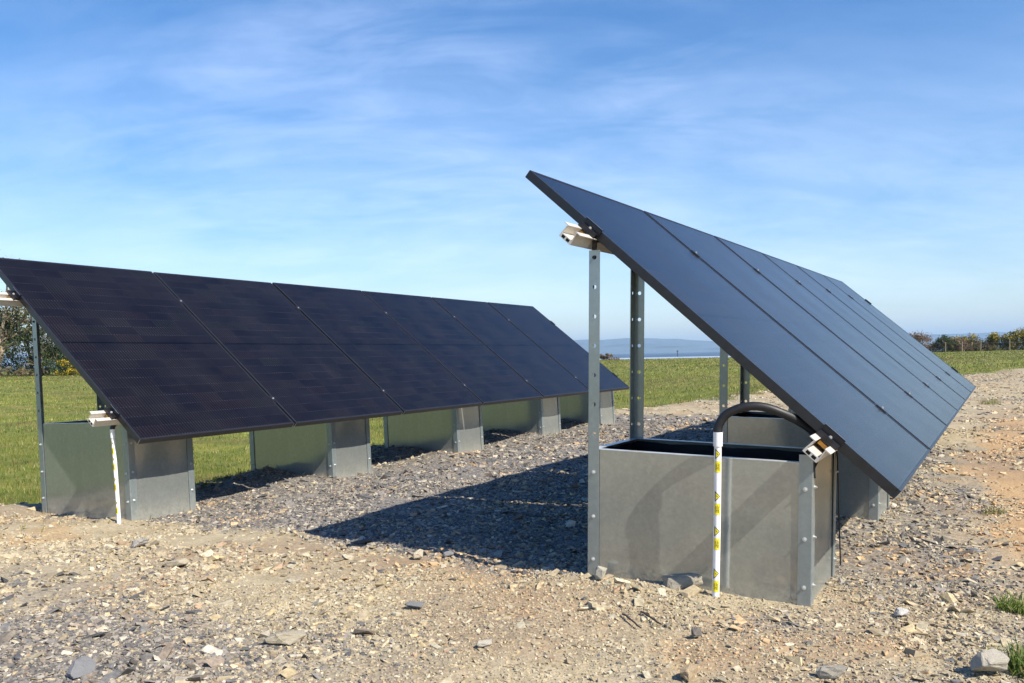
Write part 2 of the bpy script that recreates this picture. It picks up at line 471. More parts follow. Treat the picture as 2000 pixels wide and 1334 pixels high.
def build_ground():
    ang, rr = polar_grid()
    A, Rr = np.meshgrid(ang, rr)
    X, Y = Rr * np.sin(A), Rr * np.cos(A)
    Z = height(X, Y)
    na, nr = len(ang), len(rr)
    co = np.stack([X, Y, Z], -1).reshape(-1, 3)
    i = np.arange(nr - 1)[:, None] * na + np.arange(na)[None, :]
    j = np.arange(nr - 1)[:, None] * na + (np.arange(na)[None, :] + 1) % na
    q = np.stack([i, j, j + na, i + na], -1).reshape(-1, 4)[:, ::-1]
    me = bpy.data.meshes.new('ground')
    me.vertices.add(len(co)); me.vertices.foreach_set('co', co.ravel())
    me.loops.add(q.size); me.loops.foreach_set('vertex_index', q.ravel())
    me.polygons.add(len(q)); me.polygons.foreach_set('loop_start', np.arange(0, q.size, 4))
    me.polygons.foreach_set('loop_total', np.full(len(q), 4))
    me.polygons.foreach_set('use_smooth', np.ones(len(q), bool))
    me.update(calc_edges=True)
    sl, orr, rd = yard_masks(X, Y)
    g = gravel_sd(X, Y) + (fbm(X * 2.3, Y * 2.3, 15, 4) - 0.5) * 0.9 * np.clip(np.hypot(X, Y) / 7, .5, 2.2)
    gm = sstep(-0.12, 0.12, g)
    ca = me.color_attributes.new('masks', 'FLOAT_COLOR', 'POINT')
    ca.data.foreach_set('color', np.stack([sl, orr, rd, gm], -1).reshape(-1).astype(np.float32))
    o = bpy.data.objects.new('ground', me)
    C.objects.link(o)
    m, nb, p = mat('yard_and_field')
    at = nb.n('ShaderNodeAttribute', attribute_name='masks')
    sc3 = nb.n('ShaderNodeSeparateColor', {0: at.outputs['Color']})
    t = nb.n('ShaderNodeTexCoord').outputs['Object']
    fine = nb.n('ShaderNodeTexNoise', {'Vector': t, 'Scale': 60.0, 'Detail': 8.0, 'Roughness': 0.7})
    mid = nb.n('ShaderNodeTexNoise', {'Vector': t, 'Scale': 9.0, 'Detail': 6.0, 'Roughness': 0.6})
    big = nb.n('ShaderNodeTexNoise', {'Vector': t, 'Scale': 1.2, 'Detail': 5.0})
    vor = nb.n('ShaderNodeTexVoronoi', {'Vector': t, 'Scale': 110.0})
    vcol = nb.n('ShaderNodeSeparateColor', {0: vor.outputs['Color']}).outputs[0]
    dirt = nb.ramp(mid.outputs[0], [(0.25, (0.31, 0.25, 0.155)), (0.5, (0.405, 0.335, 0.22)), (0.75, (0.47, 0.40, 0.28))])
    dirt = nb.mix(sc3.outputs[1], dirt, (0.43, 0.285, 0.15))
    dirt = nb.mix(sc3.outputs[2], dirt, (0.28, 0.195, 0.13))
    slate = nb.ramp(vcol, [(0.0, (0.10, 0.093, 0.09)), (0.5, (0.19, 0.172, 0.155)), (1.0, (0.33, 0.30, 0.26))])
    yard = nb.mix(sc3.outputs[0], dirt, slate)
    yard = nb.mix(1.0, yard, nb.ramp(fine.outputs[0], [(0.25, 0.68), (0.75, 1.25)]), 'MULTIPLY')
    yard = nb.mix(0.35, yard, nb.ramp(vcol, [(0, 0.7), (1, 1.2)]), 'MULTIPLY')
    gfine = nb.n('ShaderNodeTexNoise', {'Vector': t, 'Scale': 2.2, 'Detail': 9.0, 'Roughness': 0.75})
    grass = nb.ramp(gfine.outputs[0], [(0.25, (0.10, 0.12, 0.022)), (0.5, (0.15, 0.17, 0.035)), (0.75, (0.24, 0.23, 0.08))])
    gb = nb.ramp(big.outputs[0], [(0.3, (0.62, 0.68, 0.66)), (0.5, (0.95, 0.95, 0.9)), (0.72, (1.35, 1.15, 1.15))])
    grass = nb.mix(1.0, grass, gb, 'MULTIPLY')
    c = nb.mix(at.outputs['Alpha'], grass, yard)
    setp(nb, p, Base_Color=c, Roughness=0.95)
    p.inputs['Specular IOR Level'].default_value = 0.15
    hgt = nb.math('ADD', nb.math('MULTIPLY', fine.outputs[0], 0.6), nb.math('MULTIPLY', vor.outputs['Distance'], 0.2))
    bp = nb.n('ShaderNodeBump', {'Height': hgt, 'Strength': 0.8, 'Distance': 0.007})
    nb.nt.links.new(bp.outputs[0], p.inputs['Normal'])
    me.materials.append(m)
    tag(o, 'pale stony yard running out into a green field', kind='structure')
    return o


build_ground()


def plane_disk(name, z, r0, r1, a0, a1, m, label, nr=2, na=60):
    mb = MB()
    vs, fs = [], []
    for i in range(nr):
        rr = r0 + (r1 - r0) * i / (nr - 1)
        for k in range(na + 1):
            a = R(a0 + (a1 - a0) * k / na)
            vs.append((rr * math.sin(a), rr * math.cos(a), z))
    for i in range(nr - 1):
        for k in range(na):
            q = i * (na + 1) + k
            fs.append((q, q + na + 1, q + na + 2, q + 1))
    mb.add(vs, fs)
    return tag(mb.build(name, m), label, kind='structure')


mw, nb, p = mat('estuary_water')
t = nb.n('ShaderNodeTexCoord').outputs['Object']
mpp = nb.n('ShaderNodeMapping', {'Vector': t, 'Scale': (0.02, 0.004, 1)})
ns = nb.n('ShaderNodeTexNoise', {'Vector': mpp.outputs[0], 'Scale': 1.0, 'Detail': 6.0})
setp(nb, p, Base_Color=nb.ramp(ns.outputs[0], [(0.3, (0.055, 0.095, 0.15)), (0.7, (0.085, 0.14, 0.21))]), Roughness=0.8)
p.inputs['Specular IOR Level'].default_value = 0.1
plane_disk('water', -4.2, 100, 14000, -80, 80, mw, 'dark blue band of estuary water below the hills')
mm, nb, p = mat('wet_mudflat')
t = nb.n('ShaderNodeTexCoord').outputs['Object']
mpp = nb.n('ShaderNodeMapping', {'Vector': t, 'Scale': (0.012, 0.05, 1)})
ns = nb.n('ShaderNodeTexNoise', {'Vector': mpp.outputs[0], 'Scale': 1.0, 'Detail': 6.0})
setp(nb, p, Base_Color=nb.ramp(ns.outputs[0], [(0.35, (0.30, 0.36, 0.44)), (0.65, (0.44, 0.50, 0.58))]), Roughness=0.5)
p.inputs['Specular IOR Level'].default_value = 0.6
plane_disk('mudflat', -4.19, 100, 900, -80, 80, mm, 'pale wet tidal flat between the field and the water')


def hill_range(name, y0, pts, base, label, col, seed):
    """ridge as a solid strip of slopes rising from the water"""
    xs = np.array([p_[0] for p_ in pts], float); hs_ = np.array([p_[1] for p_ in pts], float)
    nx, ny = 260, 14
    X = np.linspace(xs[0], xs[-1], nx)
    H = np.interp(X, xs, hs_)
    H = H * (1 + (fbm(X * .004, X * 0, seed, 4) - 0.5) * 0.07)
    vs = []
    for j in range(ny):
        f = j / (ny - 1)
        prof = np.sin(min(f * 1.25, 1) * math.pi / 2) if f < .8 else 1 - (f - .8) * 2
        rel = (fbm(X * .006 + j * .35, X * 0 + j * .6, seed + 9, 4) - 0.5) * 0.22 * math.sin(f * math.pi)
        Zr = base + (H - base) * np.clip(prof + rel, 0, 1.02)
        if j in (0,): Zr = np.full(nx, base - 3.0)
        for i in range(nx): vs.append((X[i], y0 + f * 1500 + 120 * math.sin(i * .13 + j), float(Zr[i])))
    fs = [(j * nx + i, j * nx + i + 1, (j + 1) * nx + i + 1, (j + 1) * nx + i) for j in range(ny - 1) for i in range(nx - 1)]
    mb = MB(); mb.add(vs, fs)
    m, nb, p = mat(name + '_ground')
    t = nb.n('ShaderNodeTexCoord').outputs['Object']
    ns = nb.n('ShaderNodeTexNoise', {'Vector': t, 'Scale': 0.006, 'Detail': 6.0, 'Roughness': 0.6})
    setp(nb, p, Base_Color=nb.ramp(ns.outputs[0], [(0.35, tuple(c * .6 for c in col)), (0.65, col)]), Roughness=0.95)
    return tag(mb.build(name, m, smooth=True), label, kind='structure')


hill_range('hills', 7000, [(-6500, 60), (-4500, 110), (-2600, 85), (-1200, 70), (0, 45), (183, 60), (400, 118), (540, 132), (807, 136), (850, 129), (1100, 138), (1340, 134), (1380, 126), (1562, 122), (1620, 112), (1784, 98), (1950, 80), (2300, 52),
                           (3118, 62), (3474, 98), (3875, 110), (4275, 116), (4700, 122), (5600, 100), (7000, 60)], -4.5,
           'low hazy blue hills on the far shore', (0.09, 0.125, 0.14), 3)

# beacon far out
bx = empty('marker_beacon', loc=(172, 895, -4.2))
tag(bx, 'tiny dark marker beacon standing out in the estuary', 'beacon')
mb = MB(); mb.tube([(0, 0, 0), (0, 0, 5.2)], 0.35, 8); mb.build('mast', M_INK, bx)
mb = MB(); mb.tube([(0, 0, 5.2), (0, 0, 5.7), (0, 0, 6.9)], [0.4, 1.2, 0.2], 8); mb.build('topmark', M_INK, bx)


# ------------------------------------------------------------------ solar panels
def make_panel():
    root = empty('solar_panel')
    mb = MB()
    fw, ft = 0.011, 0.032          # frame rim width, depth
    mb.box((0, 0, -ft), (PW, fw, 0)); mb.box((0, LP - fw, -ft), (PW, LP, 0))
    mb.box((0, fw, -ft), (fw, LP - fw, 0)); mb.box((PW - fw, fw, -ft), (PW, LP - fw, 0))
    # inward return flange underneath
    mb.box((fw, fw, -ft), (PW - fw, fw + .02, -ft + .002)); mb.box((fw, LP - fw - .02, -ft), (PW - fw, LP - fw, -ft + .002))
    mb.box((fw, fw + .02, -ft), (fw + .02, LP - fw - .02, -ft + .002)); mb.box((PW - fw - .02, fw + .02, -ft), (PW - fw, LP - fw - .02, -ft + .002))
    mb.build('frame', M_FRAME, root, bevel=0.0012)
    for xx in (0.0, PW):              # bare aluminium at the mitred corner joints
        mb = MB()
        mb.box((xx - .0006, -.0008, -ft), (xx + .0006, 0.0006, -.001))
        mb.build('corner_joint', M_CUT, root)
    mb = MB()
    mb.box((fw, fw, -.007), (PW - fw, LP - fw, -.0018))
    mb.build('glass', M_GLASS, root)
    mb = MB()
    mb.box((fw, fw, -.012), (PW - fw, LP - fw, -.0075))
    mb.build('backsheet', M_BACK, root)
    for k in (0.3, 0.5, 0.7):
        mb = MB(); mb.box((PW * k - .03, LP * .5 - .05, -.03), (PW * k + .03, LP * .5 + .05, -.012)); mb.build('junction_box', M_BACK, root)
    return root


ordn = ['nearest', 'second', 'third', 'fourth', 'fifth', 'farthest']
protoP = make_panel()
first = True
for k, side in ((0, 'right'), (1, 'left')):
    r = ROWS[k]
    X, Y, Z = r['d'], -r['s'], -r['n']
    for i in range(6):
        pnl = protoP if first else copy_tree(protoP)
        first = False
        org = r['o'] + r['d'] * (P * i + (0.0 if i else 0.0)) + r['s'] * LP
        jz = rnd.uniform(-.0015, .0015)
        org = org + Z * jz
        pnl.matrix_world = Matrix(((X.x, Y.x, Z.x, org.x), (X.y, Y.y, Z.y, org.y), (X.z, Y.z, Z.z, org.z), (0, 0, 0, 1))) @ Matrix.Rotation(rnd.uniform(-.0012, .0012), 4, 'X')
        if i == 0: w = 'tilted black solar panel at the near end of the %s row, closest to the camera' % side
        elif i == 5: w = 'tilted black solar panel at the far end of the %s row' % side
        else: w = 'tilted black solar panel, %s from the near end of the %s row' % (ordn[i], side)
        tag(pnl, w, 'solar panel', 'solar panels mounted on the %s row' % side)

# ------------------------------------------------------------------ rails with clamps
NP = 0.033      # rails start this far behind the glass plane


def rail(k, frac, name_label, start, group):
    r = ROWS[k]
    org = r['o'] + r['s'] * (LP * frac) + r['n'] * NP + r['d'] * (-start)
    X, Y, Z = r['d'], -r['s'], -r['n']
    root = empty('mounting_rail', Matrix(((X.x, Y.x, Z.x, org.x), (X.y, Y.y, Z.y, org.y), (X.z, Y.z, Z.z, org.z), (0, 0, 0, 1))))
    tag(root, name_label, 'mounting rail', group)
    Lr = 6 * P + start + 0.02
    t_ = 0.0028
    mb = MB()
    # hat-shaped profile with outward lips and a double hollow base; u = up-slope, v = towards the panel
    outline = [(-.040, 0), (-.018, 0), (-.018, -t_), (-.0205, -t_), (-.0235, -.034), (.0235, -.034), (.0205, -t_), (.018, -t_), (.018, 0), (.040, 0),
               (.040, -t_), (.0235, -t_ * 1.01), (.0272, -.050), (-.0272, -.050), (-.0235, -t_ * 1.01), (-.040, -t_)]
    n = len(outline)
    vs = [(0, u, v) for u, v in outline] + [(Lr, u, v) for u, v in outline]
    mb.add(vs, [(i, (i + 1) % n, n + (i + 1) % n, n + i) for i in range(n)])
    # end faces split so the two square cells in the base stay open
    def endq(x):
        q = lambda pts: mb.add([(x, u, v) for u, v in pts], [tuple(range(len(pts)))])
        q([(-.040, 0), (-.018, 0), (-.018, -t_), (-.0235, -t_), (-.040, -t_)])
        q([(.040, 0), (.018, 0), (.018, -t_), (.0235, -t_), (.040, -t_)])
        q([(-.0235, -t_), (-.0205, -t_), (-.0235, -.034), (-.0265, -.034)])
        q([(.0235, -t_), (.0205, -t_), (.0235, -.034), (.0265, -.034)])
        a, c_ = -.034, -.050
        q([(-.0268, a), (.0268, a), (.0265, a - .003), (-.0265, a - .003)])
        q([(-.0272, c_), (.0272, c_), (.0270, c_ + .003), (-.0270, c_ + .003)])
        q([(-.0270, c_ + .003), (-.0180, c_ + .003), (-.0180, a - .003), (-.0265, a - .003)])
        q([(.0270, c_ + .003), (.0180, c_ + .003), (.0180, a - .003), (.0265, a - .003)])
        q([(-.0035, c_ + .003), (.0035, c_ + .003), (.0035, a - .003), (-.0035, a - .003)])
    endq(0); endq(Lr)
    # black sockets: the shade inside the two hollow cells, put in as colour
    mb.build('channel', M_RAIL, root)
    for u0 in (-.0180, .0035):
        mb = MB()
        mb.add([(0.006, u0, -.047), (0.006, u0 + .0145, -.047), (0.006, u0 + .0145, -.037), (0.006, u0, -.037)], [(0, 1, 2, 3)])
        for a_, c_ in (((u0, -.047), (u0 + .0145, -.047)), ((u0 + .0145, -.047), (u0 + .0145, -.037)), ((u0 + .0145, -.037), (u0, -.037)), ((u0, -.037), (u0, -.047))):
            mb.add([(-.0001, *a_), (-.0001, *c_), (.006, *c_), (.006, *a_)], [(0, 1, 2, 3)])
        mb.build('cell_shade_socket', M_INK, root)
    # end clamp at the near edge, mid clamps in the gaps, end clamp at the far edge
    for i in range(7):
        xc = start + P * i - (P - PW) * .5
        mb = MB()
        if i == 0:
            xe = start - .002
            mb.box((xe - .030, -.040, -.004), (xe, .040, -.0005))          # foot on the lips
            mb.box((xe - .006, -.040, -.0005), (xe, .040, NP + .0035))        # upright against the frame
            mb.box((xe - .006, -.040, NP + .0035), (xe + .010, .040, NP + .0065))  # lip over the frame
            mb.box((xe - .030, -.040, -.0005), (xe - .026, .040, .018))
            mb.box((xe - .026, -.038, .013), (xe - .006, .038, .0165))
            bolt_at = (xe - .016, 0, .0165)
        elif i == 6:
            xe = start + P * 5 + PW + .002
            mb.box((xe, -.040, -.004), (xe + .030, .040, -.0005))
            mb.box((xe, -.040, -.0005), (xe + .006, .040, NP + .0035))
            mb.box((xe - .010, -.040, NP + .0035), (xe + .006, .040, NP + .0065))
            bolt_at = (xe + .016, 0, -.0005)
        else:
            mb.box((xc - .0085, -.036, 0), (xc + .0085, .036, NP - .001))
            mb.box((xc - .0165, -.026, NP + .0008), (xc + .0165, .026, NP + .0030))
            bolt_at = (xc, .0, NP + .003)
        cl_ = mb.build('clamp', M_CLAMP, root, bevel=0.001)
        mb = MB()
        x_, y_, z_ = bolt_at
        mb.tube([(x_, y_, z_), (x_, y_, z_ + .003)], .0062, 12)
        mb.tube([(x_, y_, z_ + .003), (x_, y_, z_ + .0065)], .0045, 6)
        mb.build('bolt', M_ZINC, cl_)
        if i == 0:
            mb = MB(); mb.box((xe - .026, -.0165, -.020), (xe - .002, .0165, -.007)); mb.build('channel_nut', M_ORANGE, cl_)
            mb = MB(); mb.box((xe - .0066, -.040, NP + .0066), (xe - .0054, .040, NP + .0072)); mb.build('bare_edge', M_CUT, cl_)
    return root


rail(0, .205, 'upper pale aluminium rail poking out below the raised edge of the right row', .135, 'rails under the right row')
rail(0, .848, 'lower pale aluminium rail poking out over the near right steel tub', .115, 'rails under the right row')
rail(1, .215, 'upper pale aluminium rail at the left picture edge, under the left row', .135, 'rails under the left row')
rail(1, .855, 'lower pale aluminium rail poking out over the near left steel tub', .115, 'rails under the left row')


# ------------------------------------------------------------------ ballast tubs
def flange(mb, O, A, B, N, w, h, t_, holes, r=.0075):
    """flat strip w x h (along A, B), thickness t_ along N, with real round holes at heights"""
    O, A, B, N = map(Vector, (O, A, B, N))
    hs_ = sorted(holes)
    def q(a0, b0, a1, b1):
        for nn in (0, t_):
            mb.add([O + A * a0 + B * b0 + N * nn, O + A * a1 + B * b0 + N * nn, O + A * a1 + B * b1 + N * nn, O + A * a0 + B * b1 + N * nn], [(0, 1, 2, 3)])
    hb = .014
    prev = 0
    for zc in hs_:
        if zc - hb > prev: q(0, prev, w, zc - hb)
        c_ = w * .5
        pts = []
        for (a0, b0, a1, b1) in ((w, -hb, w, hb), (w, hb, 0, hb), (0, hb, 0, -hb), (0, -hb, w, -hb)):
            for s_ in range(4): pts.append((a0 + (a1 - a0) * s_ / 4, zc + b0 + (b1 - b0) * s_ / 4))
        n = len(pts)
        ring = []
        for (a, b_) in pts:
            th = math.atan2(b_ - zc, a - c_); ring.append((c_ + r * math.cos(th), zc + r * math.sin(th)))
        for nn in (0, t_):
            vs = [O + A * a + B * b_ + N * nn for a, b_ in pts + ring]
            mb.add(vs, [(i, (i + 1) % n, n + (i + 1) % n, n + i) for i in range(n)])
        vs = [O + A * a + B * b_ for a, b_ in ring] + [O + A * a + B * b_ + N * t_ for a, b_ in ring]
        mb.add(vs, [(i, (i + 1) % n, n + (i + 1) % n, n + i) for i in range(n)])
        prev = zc + hb
    q(0, prev, w, h)
    for (a0, b0, a1, b1) in ((0, 0, 0, h), (w, 0, w, h), (0, h, w, h), (0, 0, w, 0)):
        mb.add([O + A * a0 + B * b0, O + A * a1 + B * b1, O + A * a1 + B * b1 + N * t_, O + A * a0 + B * b0 + N * t_], [(0, 1, 2, 3)])


def make_tub(Wd, Dp, H, tall, short):
    root = empty('ballast_tub')
    z0 = -0.10
    sh_ = .0018
    def sheet(O, A, N, w, name='side_sheet'):
        # slightly oil-canned sheet with a folded top lip
        O, A, N = Vector(O), Vector(A), Vector(N)
        mb = MB()
        nx, nz = 14, 8
        ph = rnd.uniform(0, 6)
        vs = []
        for nn in (0, sh_):
            for j in range(nz + 1):
                for i in range(nx + 1):
                    fu, fz = i / nx, j / nz
                    bul = .0035 * math.sin(math.pi * fu) * math.sin(math.pi * fz) * math.sin(fu * 5 + ph)
                    vs.append(O + A * (w * fu) + Vector((0, 0, z0 + (H - z0) * fz)) + N * (nn + bul))
        fs = []
        m_ = (nx + 1) * (nz + 1)
        for j in range(nz):
            for i in range(nx):
                a = j * (nx + 1) + i
                fs.append((a, a + 1, a + nx + 2, a + nx + 1)); fs.append((m_ + a, m_ + a + 1, m_ + a + nx + 2, m_ + a + nx + 1))
        mb.add(vs, fs)
        # lip folded inwards
        a0, a1 = O + Vector((0, 0, H)), O + A * w + Vector((0, 0, H))
        i0, i1 = a0 + N * .026 + A * .026, a1 + N * .026 - A * .026
        lipb = mb
        mb = MB()
        mb.add([a0, a1, i1, i0, a0 + Vector((0, 0, .0016)), a1 + Vector((0, 0, .0016)), i1 + Vector((0, 0, .0016)), i0 + Vector((0, 0, .0016))],
               [(0, 1, 2, 3), (4, 5, 6, 7), (0, 1, 5, 4), (3, 2, 6, 7), (0, 3, 7, 4), (1, 2, 6, 5)])
        so = lipb.build(name, M_SHEET, root, smooth=True)
        mb.build('top_lip', M_LIP, so)
        return so
    g_ = .003
    sheet((g_, g_, 0), (1, 0, 0), (0, 1, 0), Wd - 2 * g_)
    sheet((g_, Dp - g_, 0), (1, 0, 0), (0, -1, 0), Wd - 2 * g_)
    sheet((g_, g_ + .002, 0), (0, 1, 0), (1, 0, 0), Dp - 2 * g_ - .004)
    sheet((Wd - g_, g_ + .002, 0), (0, 1, 0), (-1, 0, 0), Dp - 2 * g_ - .004)
    mb = MB()
    nx, ny = 14, 8
    vs = [(.006 + (Wd - .012) * i / nx, .006 + (Dp - .012) * j / ny, .13 + rnd.uniform(-.015, .015)) for j in range(ny + 1) for i in range(nx + 1)]
    mb.add(vs, [(j * (nx + 1) + i, j * (nx + 1) + i + 1, (j + 1) * (nx + 1) + i + 1, (j + 1) * (nx + 1) + i) for j in range(ny) for i in range(nx)])
    mb.build('ballast_fill', M_BALLAST, root)
    # black membrane lining the inside
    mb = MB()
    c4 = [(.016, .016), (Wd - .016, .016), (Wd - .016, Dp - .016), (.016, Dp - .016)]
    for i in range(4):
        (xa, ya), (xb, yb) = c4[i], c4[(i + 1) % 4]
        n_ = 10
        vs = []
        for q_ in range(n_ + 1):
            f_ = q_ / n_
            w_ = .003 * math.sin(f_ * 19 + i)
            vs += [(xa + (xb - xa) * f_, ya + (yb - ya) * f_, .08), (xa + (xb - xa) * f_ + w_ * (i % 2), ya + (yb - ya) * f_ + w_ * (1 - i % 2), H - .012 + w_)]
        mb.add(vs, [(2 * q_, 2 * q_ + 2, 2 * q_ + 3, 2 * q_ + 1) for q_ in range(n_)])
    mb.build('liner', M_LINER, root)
    fw, ft = .040, .003
    for (cx_, sx, hh) in ((0, 1, tall), (Wd, -1, short)):
        for (cy_, sy) in ((0, 1), (Dp, -1)):
            mb = MB()
            holes = [hh - z0 - .026 - .105 * i for i in range(12)]
            holes = [h_ for h_ in holes if h_ > H - z0 + .02] if hh > H + .1 else []
            flange(mb, (cx_, cy_, z0), (sx, 0, 0), (0, 0, 1), (0, -sy, 0), fw, hh - z0, ft, holes)
            flange(mb, (cx_, cy_, z0), (0, sy, 0), (0, 0, 1), (-sx, 0, 0), fw, hh - z0, ft, holes)
            # rolled corner closing the two flanges
            c1 = Vector((cx_, cy_, 0))
            cp = [(0, -sy * ft), (-sx * ft * .7, -sy * ft * .7), (-sx * ft, 0), (0, 0)]
            mb.extrude(cp, (cx_, cy_, z0), (1, 0, 0), (0, 1, 0), (0, 0, 1), hh - z0)
            post = mb.build('corner_post', M_POST, root)
            for zb in (.09, .245, .405):
                for dirn in (0, 1):
                    mb = MB()
                    if dirn == 0: c0, ax = Vector((cx_ + sx * fw * .5, cy_ - sy * ft, zb)), Vector((0, -sy, 0))
                    else: c0, ax = Vector((cx_ - sx * ft, cy_ + sy * fw * .5, zb + .006)), Vector((-sx, 0, 0))
                    mb.tube([c0, c0 + ax * .0015], .0072, 12)
                    mb.tube([c0 + ax * .0015, c0 + ax * .0055], .0050, 6)
                    mb.tube([c0 + ax * .0055, c0 + ax * .0095], .0028, 8)
                    mb.build('bolt', M_ZINC, post)
            if hh > H + .1:
                mb = MB()
                mb.box((cx_ + sx * .006, cy_ + sy * .004, hh - .05), (cx_ + sx * .024, cy_ + sy * .008, hh + .035))
                mb.box((cx_ + sx * .006, cy_ + sy * .008, hh + .030), (cx_ + sx * .024, cy_ + sy * .04, hh + .035))
                mb.tube([(cx_ + sx * .018, cy_ - sy * ft, hh - .026), (cx_ + sx * .018, cy_ - sy * (ft + .006), hh - .026)], .006, 6)
                mb.build('bracket', M_CLAMP, post)
    return root


tubnames = ['nearest the camera', 'second from the near end', 'third from the near end', 'fourth from the near end', 'at the far end']
for k, side, H, tall, short, lean in ((0, 'right', .487, 1.20, .515, R(1.5)), (1, 'left', .525, 1.155, .545, R(-1.9))):
    r = ROWS[k]
    proto = make_tub(W_TUB[k], D_TUB, H, tall, short)
    for i, v in enumerate(V_TUB[k]):
        tb = proto if i == 0 else copy_tree(proto)
        pt = r['o'] + r['sh'] * U_TUB[k] + r['dh'] * v
        pt.z = (0.0, -.04)[k]
        base = Matrix(((r['sh'].x, r['dh'].x, 0, pt.x), (r['sh'].y, r['dh'].y, 0, pt.y), (0, 0, 1, pt.z), (0, 0, 0, 1)))
        tb.matrix_world = base @ Matrix.Rotation(lean + (rnd.uniform(-.006, .006) if i else 0), 4, 'Y') @ Matrix.Rotation(rnd.uniform(-.006, .006) if i else 0, 4, 'Z')
        tag(tb, 'galvanised ballast tub with bolted posts under the %s row, %s' % (side, tubnames[i]), 'ballast tub', 'steel ballast tubs under the %s row' % side)


# ------------------------------------------------------------------ cable conduits with warning stickers
def sticker_patch(axis_pts, zc, hgt, a0, a1, rad, up_f, name, m, parent, shape='rect', nz=6):
    """patch wrapped round the pipe; axis_pts(z) gives the pipe centre"""
    na = 14
    mb = MB()
    vs, fs = [], []
    for j in range(nz + 1):
        f = j / nz
        z = zc + (f - .5) * hgt
        ctr = axis_pts(z)
        for i in range(na + 1):
            g = i / na
            if shape == 'tri':       # point to the right
                half = 1 - g
                zz_ = zc + (f - .5) * hgt * half
                ctr = axis_pts(zz_)
                a = a0 + (a1 - a0) * g
                vs.append((ctr.x + rad * math.cos(a), ctr.y + rad * math.sin(a), zz_))
            else:
                a = a0 + (a1 - a0) * g
                vs.append((ctr.x + rad * math.cos(a), ctr.y + rad * math.sin(a), z))
    for j in range(nz):
        for i in range(na):
            q = j * (na + 1) + i
            fs.append((q, q + 1, q + na + 2, q + na + 1))
    mb.add(vs, fs)
    return mb.build(name, m, parent, smooth=True)


def text_mesh(txt, size):
    cu = bpy.data.curves.new('lettering', 'FONT')
    cu.body = txt; cu.size = size; cu.align_x = 'CENTER'; cu.align_y = 'CENTER'
    o = bpy.data.objects.new('lettering', cu)
    C.objects.link(o)
    dg = bpy.context.evaluated_depsgraph_get()
    me = bpy.data.meshes.new_from_object(o.evaluated_get(dg))
    vs = [v.co.copy() for v in me.vertices]; fs = [tuple(p_.vertices) for p_ in me.polygons]
    bpy.data.objects.remove(o); bpy.data.curves.remove(cu); bpy.data.meshes.remove(me)
    return vs, fs


def conduit(base, top, rad, hose, label, front_deg, zs, group):
    root = empty('cable_conduit', loc=base)
    tag(root, label, 'conduit', group)
    base, top = Vector(base), Vector(top)
    L_ = (top - base)
    H = L_.z
    bow = .0015
    def ax(z):
        f = z / H
        return Vector((L_.x * f + bow * math.sin(f * 3.1), L_.y * f, z))
    mb = MB()
    pts = [ax(H * i / 16) for i in range(-1, 17)]
    mb.tube(pts, rad, 20)
    mb.build('pipe', M_PIPE, root, smooth=True)
    mb = MB(); mb.tube([ax(H - .042), ax(H + .004)], rad * 1.28, 20); mb.build('sleeve', M_PIPE, root, smooth=True)
    mb = MB()
    hp = [Vector(h_) - base for h_ in hose]
    # catmull-rom
    sm = []
    ctl = [hp[0] * 2 - hp[1]] + hp + [hp[-1] * 2 - hp[-2]]
    for i in range(1, len(ctl) - 2):
        for s_ in range(8):
            t_ = s_ / 8
            p0, p1, p2, p3 = ctl[i - 1:i + 3]
            sm.append(.5 * ((2 * p1) + (p2 - p0) * t_ + (2 * p0 - 5 * p1 + 4 * p2 - p3) * t_ ** 2 + (3 * p1 - p0 - 3 * p2 + p3) * t_ ** 3))
    sm.append(hp[-1])
    # finely ribbed flexible hose
    mb.tube(sm, rad * 1.22, 18)
    mb.build('hose', M_HOSE, root, smooth=True)
    fr = R(front_deg)
    vs_t, fs_t = text_mesh('Danger', .0125)
    vs_2, fs_2 = text_mesh('1000V DC', .0070)
    for zc in zs:
        # warning triangle: black border, yellow field, black bolt
        a0, a1 = fr - 1.0, fr + .55
        st = sticker_patch(ax, zc + .030, .036, a0, a1, rad + .0006, None, 'warning_triangle', M_INK, root, 'tri')
        w_ = a1 - a0
        sticker_patch(ax, zc + .030, .024, a0 + .17 * w_, a1 - .20 * w_, rad + .0010, None, 'yellow_field', M_YEL, st, 'tri')
        am = a0 + .40 * w_
        mb = MB()
        bolt = [(-.0045, .0022), (.0, .0015), (-.0008, -.0004), (.0050, -.0022), (.0004, -.0028), (.0012, -.0006)]
        bolt = [(-.0055, .0020), (-.0005, .0028), (.0005, .0008), (.0060, -.0012), (.0010, -.0022), (.0000, -.0004)]
        vs = []
        for u, v in bolt:
            z = zc + .030 + v * 1.3; c0 = ax(z); a = am + u / rad
            vs.append((c0.x + (rad + .0013) * math.cos(a), c0.y + (rad + .0013) * math.sin(a), z))
        mb.add(vs, [(0, 1, 2, 5), (2, 3, 4, 5)]); mb.build('bolt_symbol', M_INK, st)
        sk = sticker_patch(ax, zc - .012, .037, fr - 1.1, fr + .6, rad + .0006, None, 'danger_sticker', M_YEL, root)
        for vv, ff, u0 in ((vs_t, fs_t, .10), (vs_2, fs_2, -.65)):
            mb = MB(); vs = []
            for q in vv:       # lettering runs up the pipe
                z = zc - .012 - q.x * .72; c0 = ax(z); a = fr + u0 + q.y / rad
                vs.append((c0.x + (rad + .0010) * math.cos(a), c0.y + (rad + .0010) * math.sin(a), z))
            mb.add(vs, ff); mb.build('lettering', M_INK, sk)
    return root


def rp(k, u, e, z):
    r = ROWS[k]
    p_ = r['o'] + r['sh'] * u + r['dh'] * e
    return (p_.x, p_.y, z)


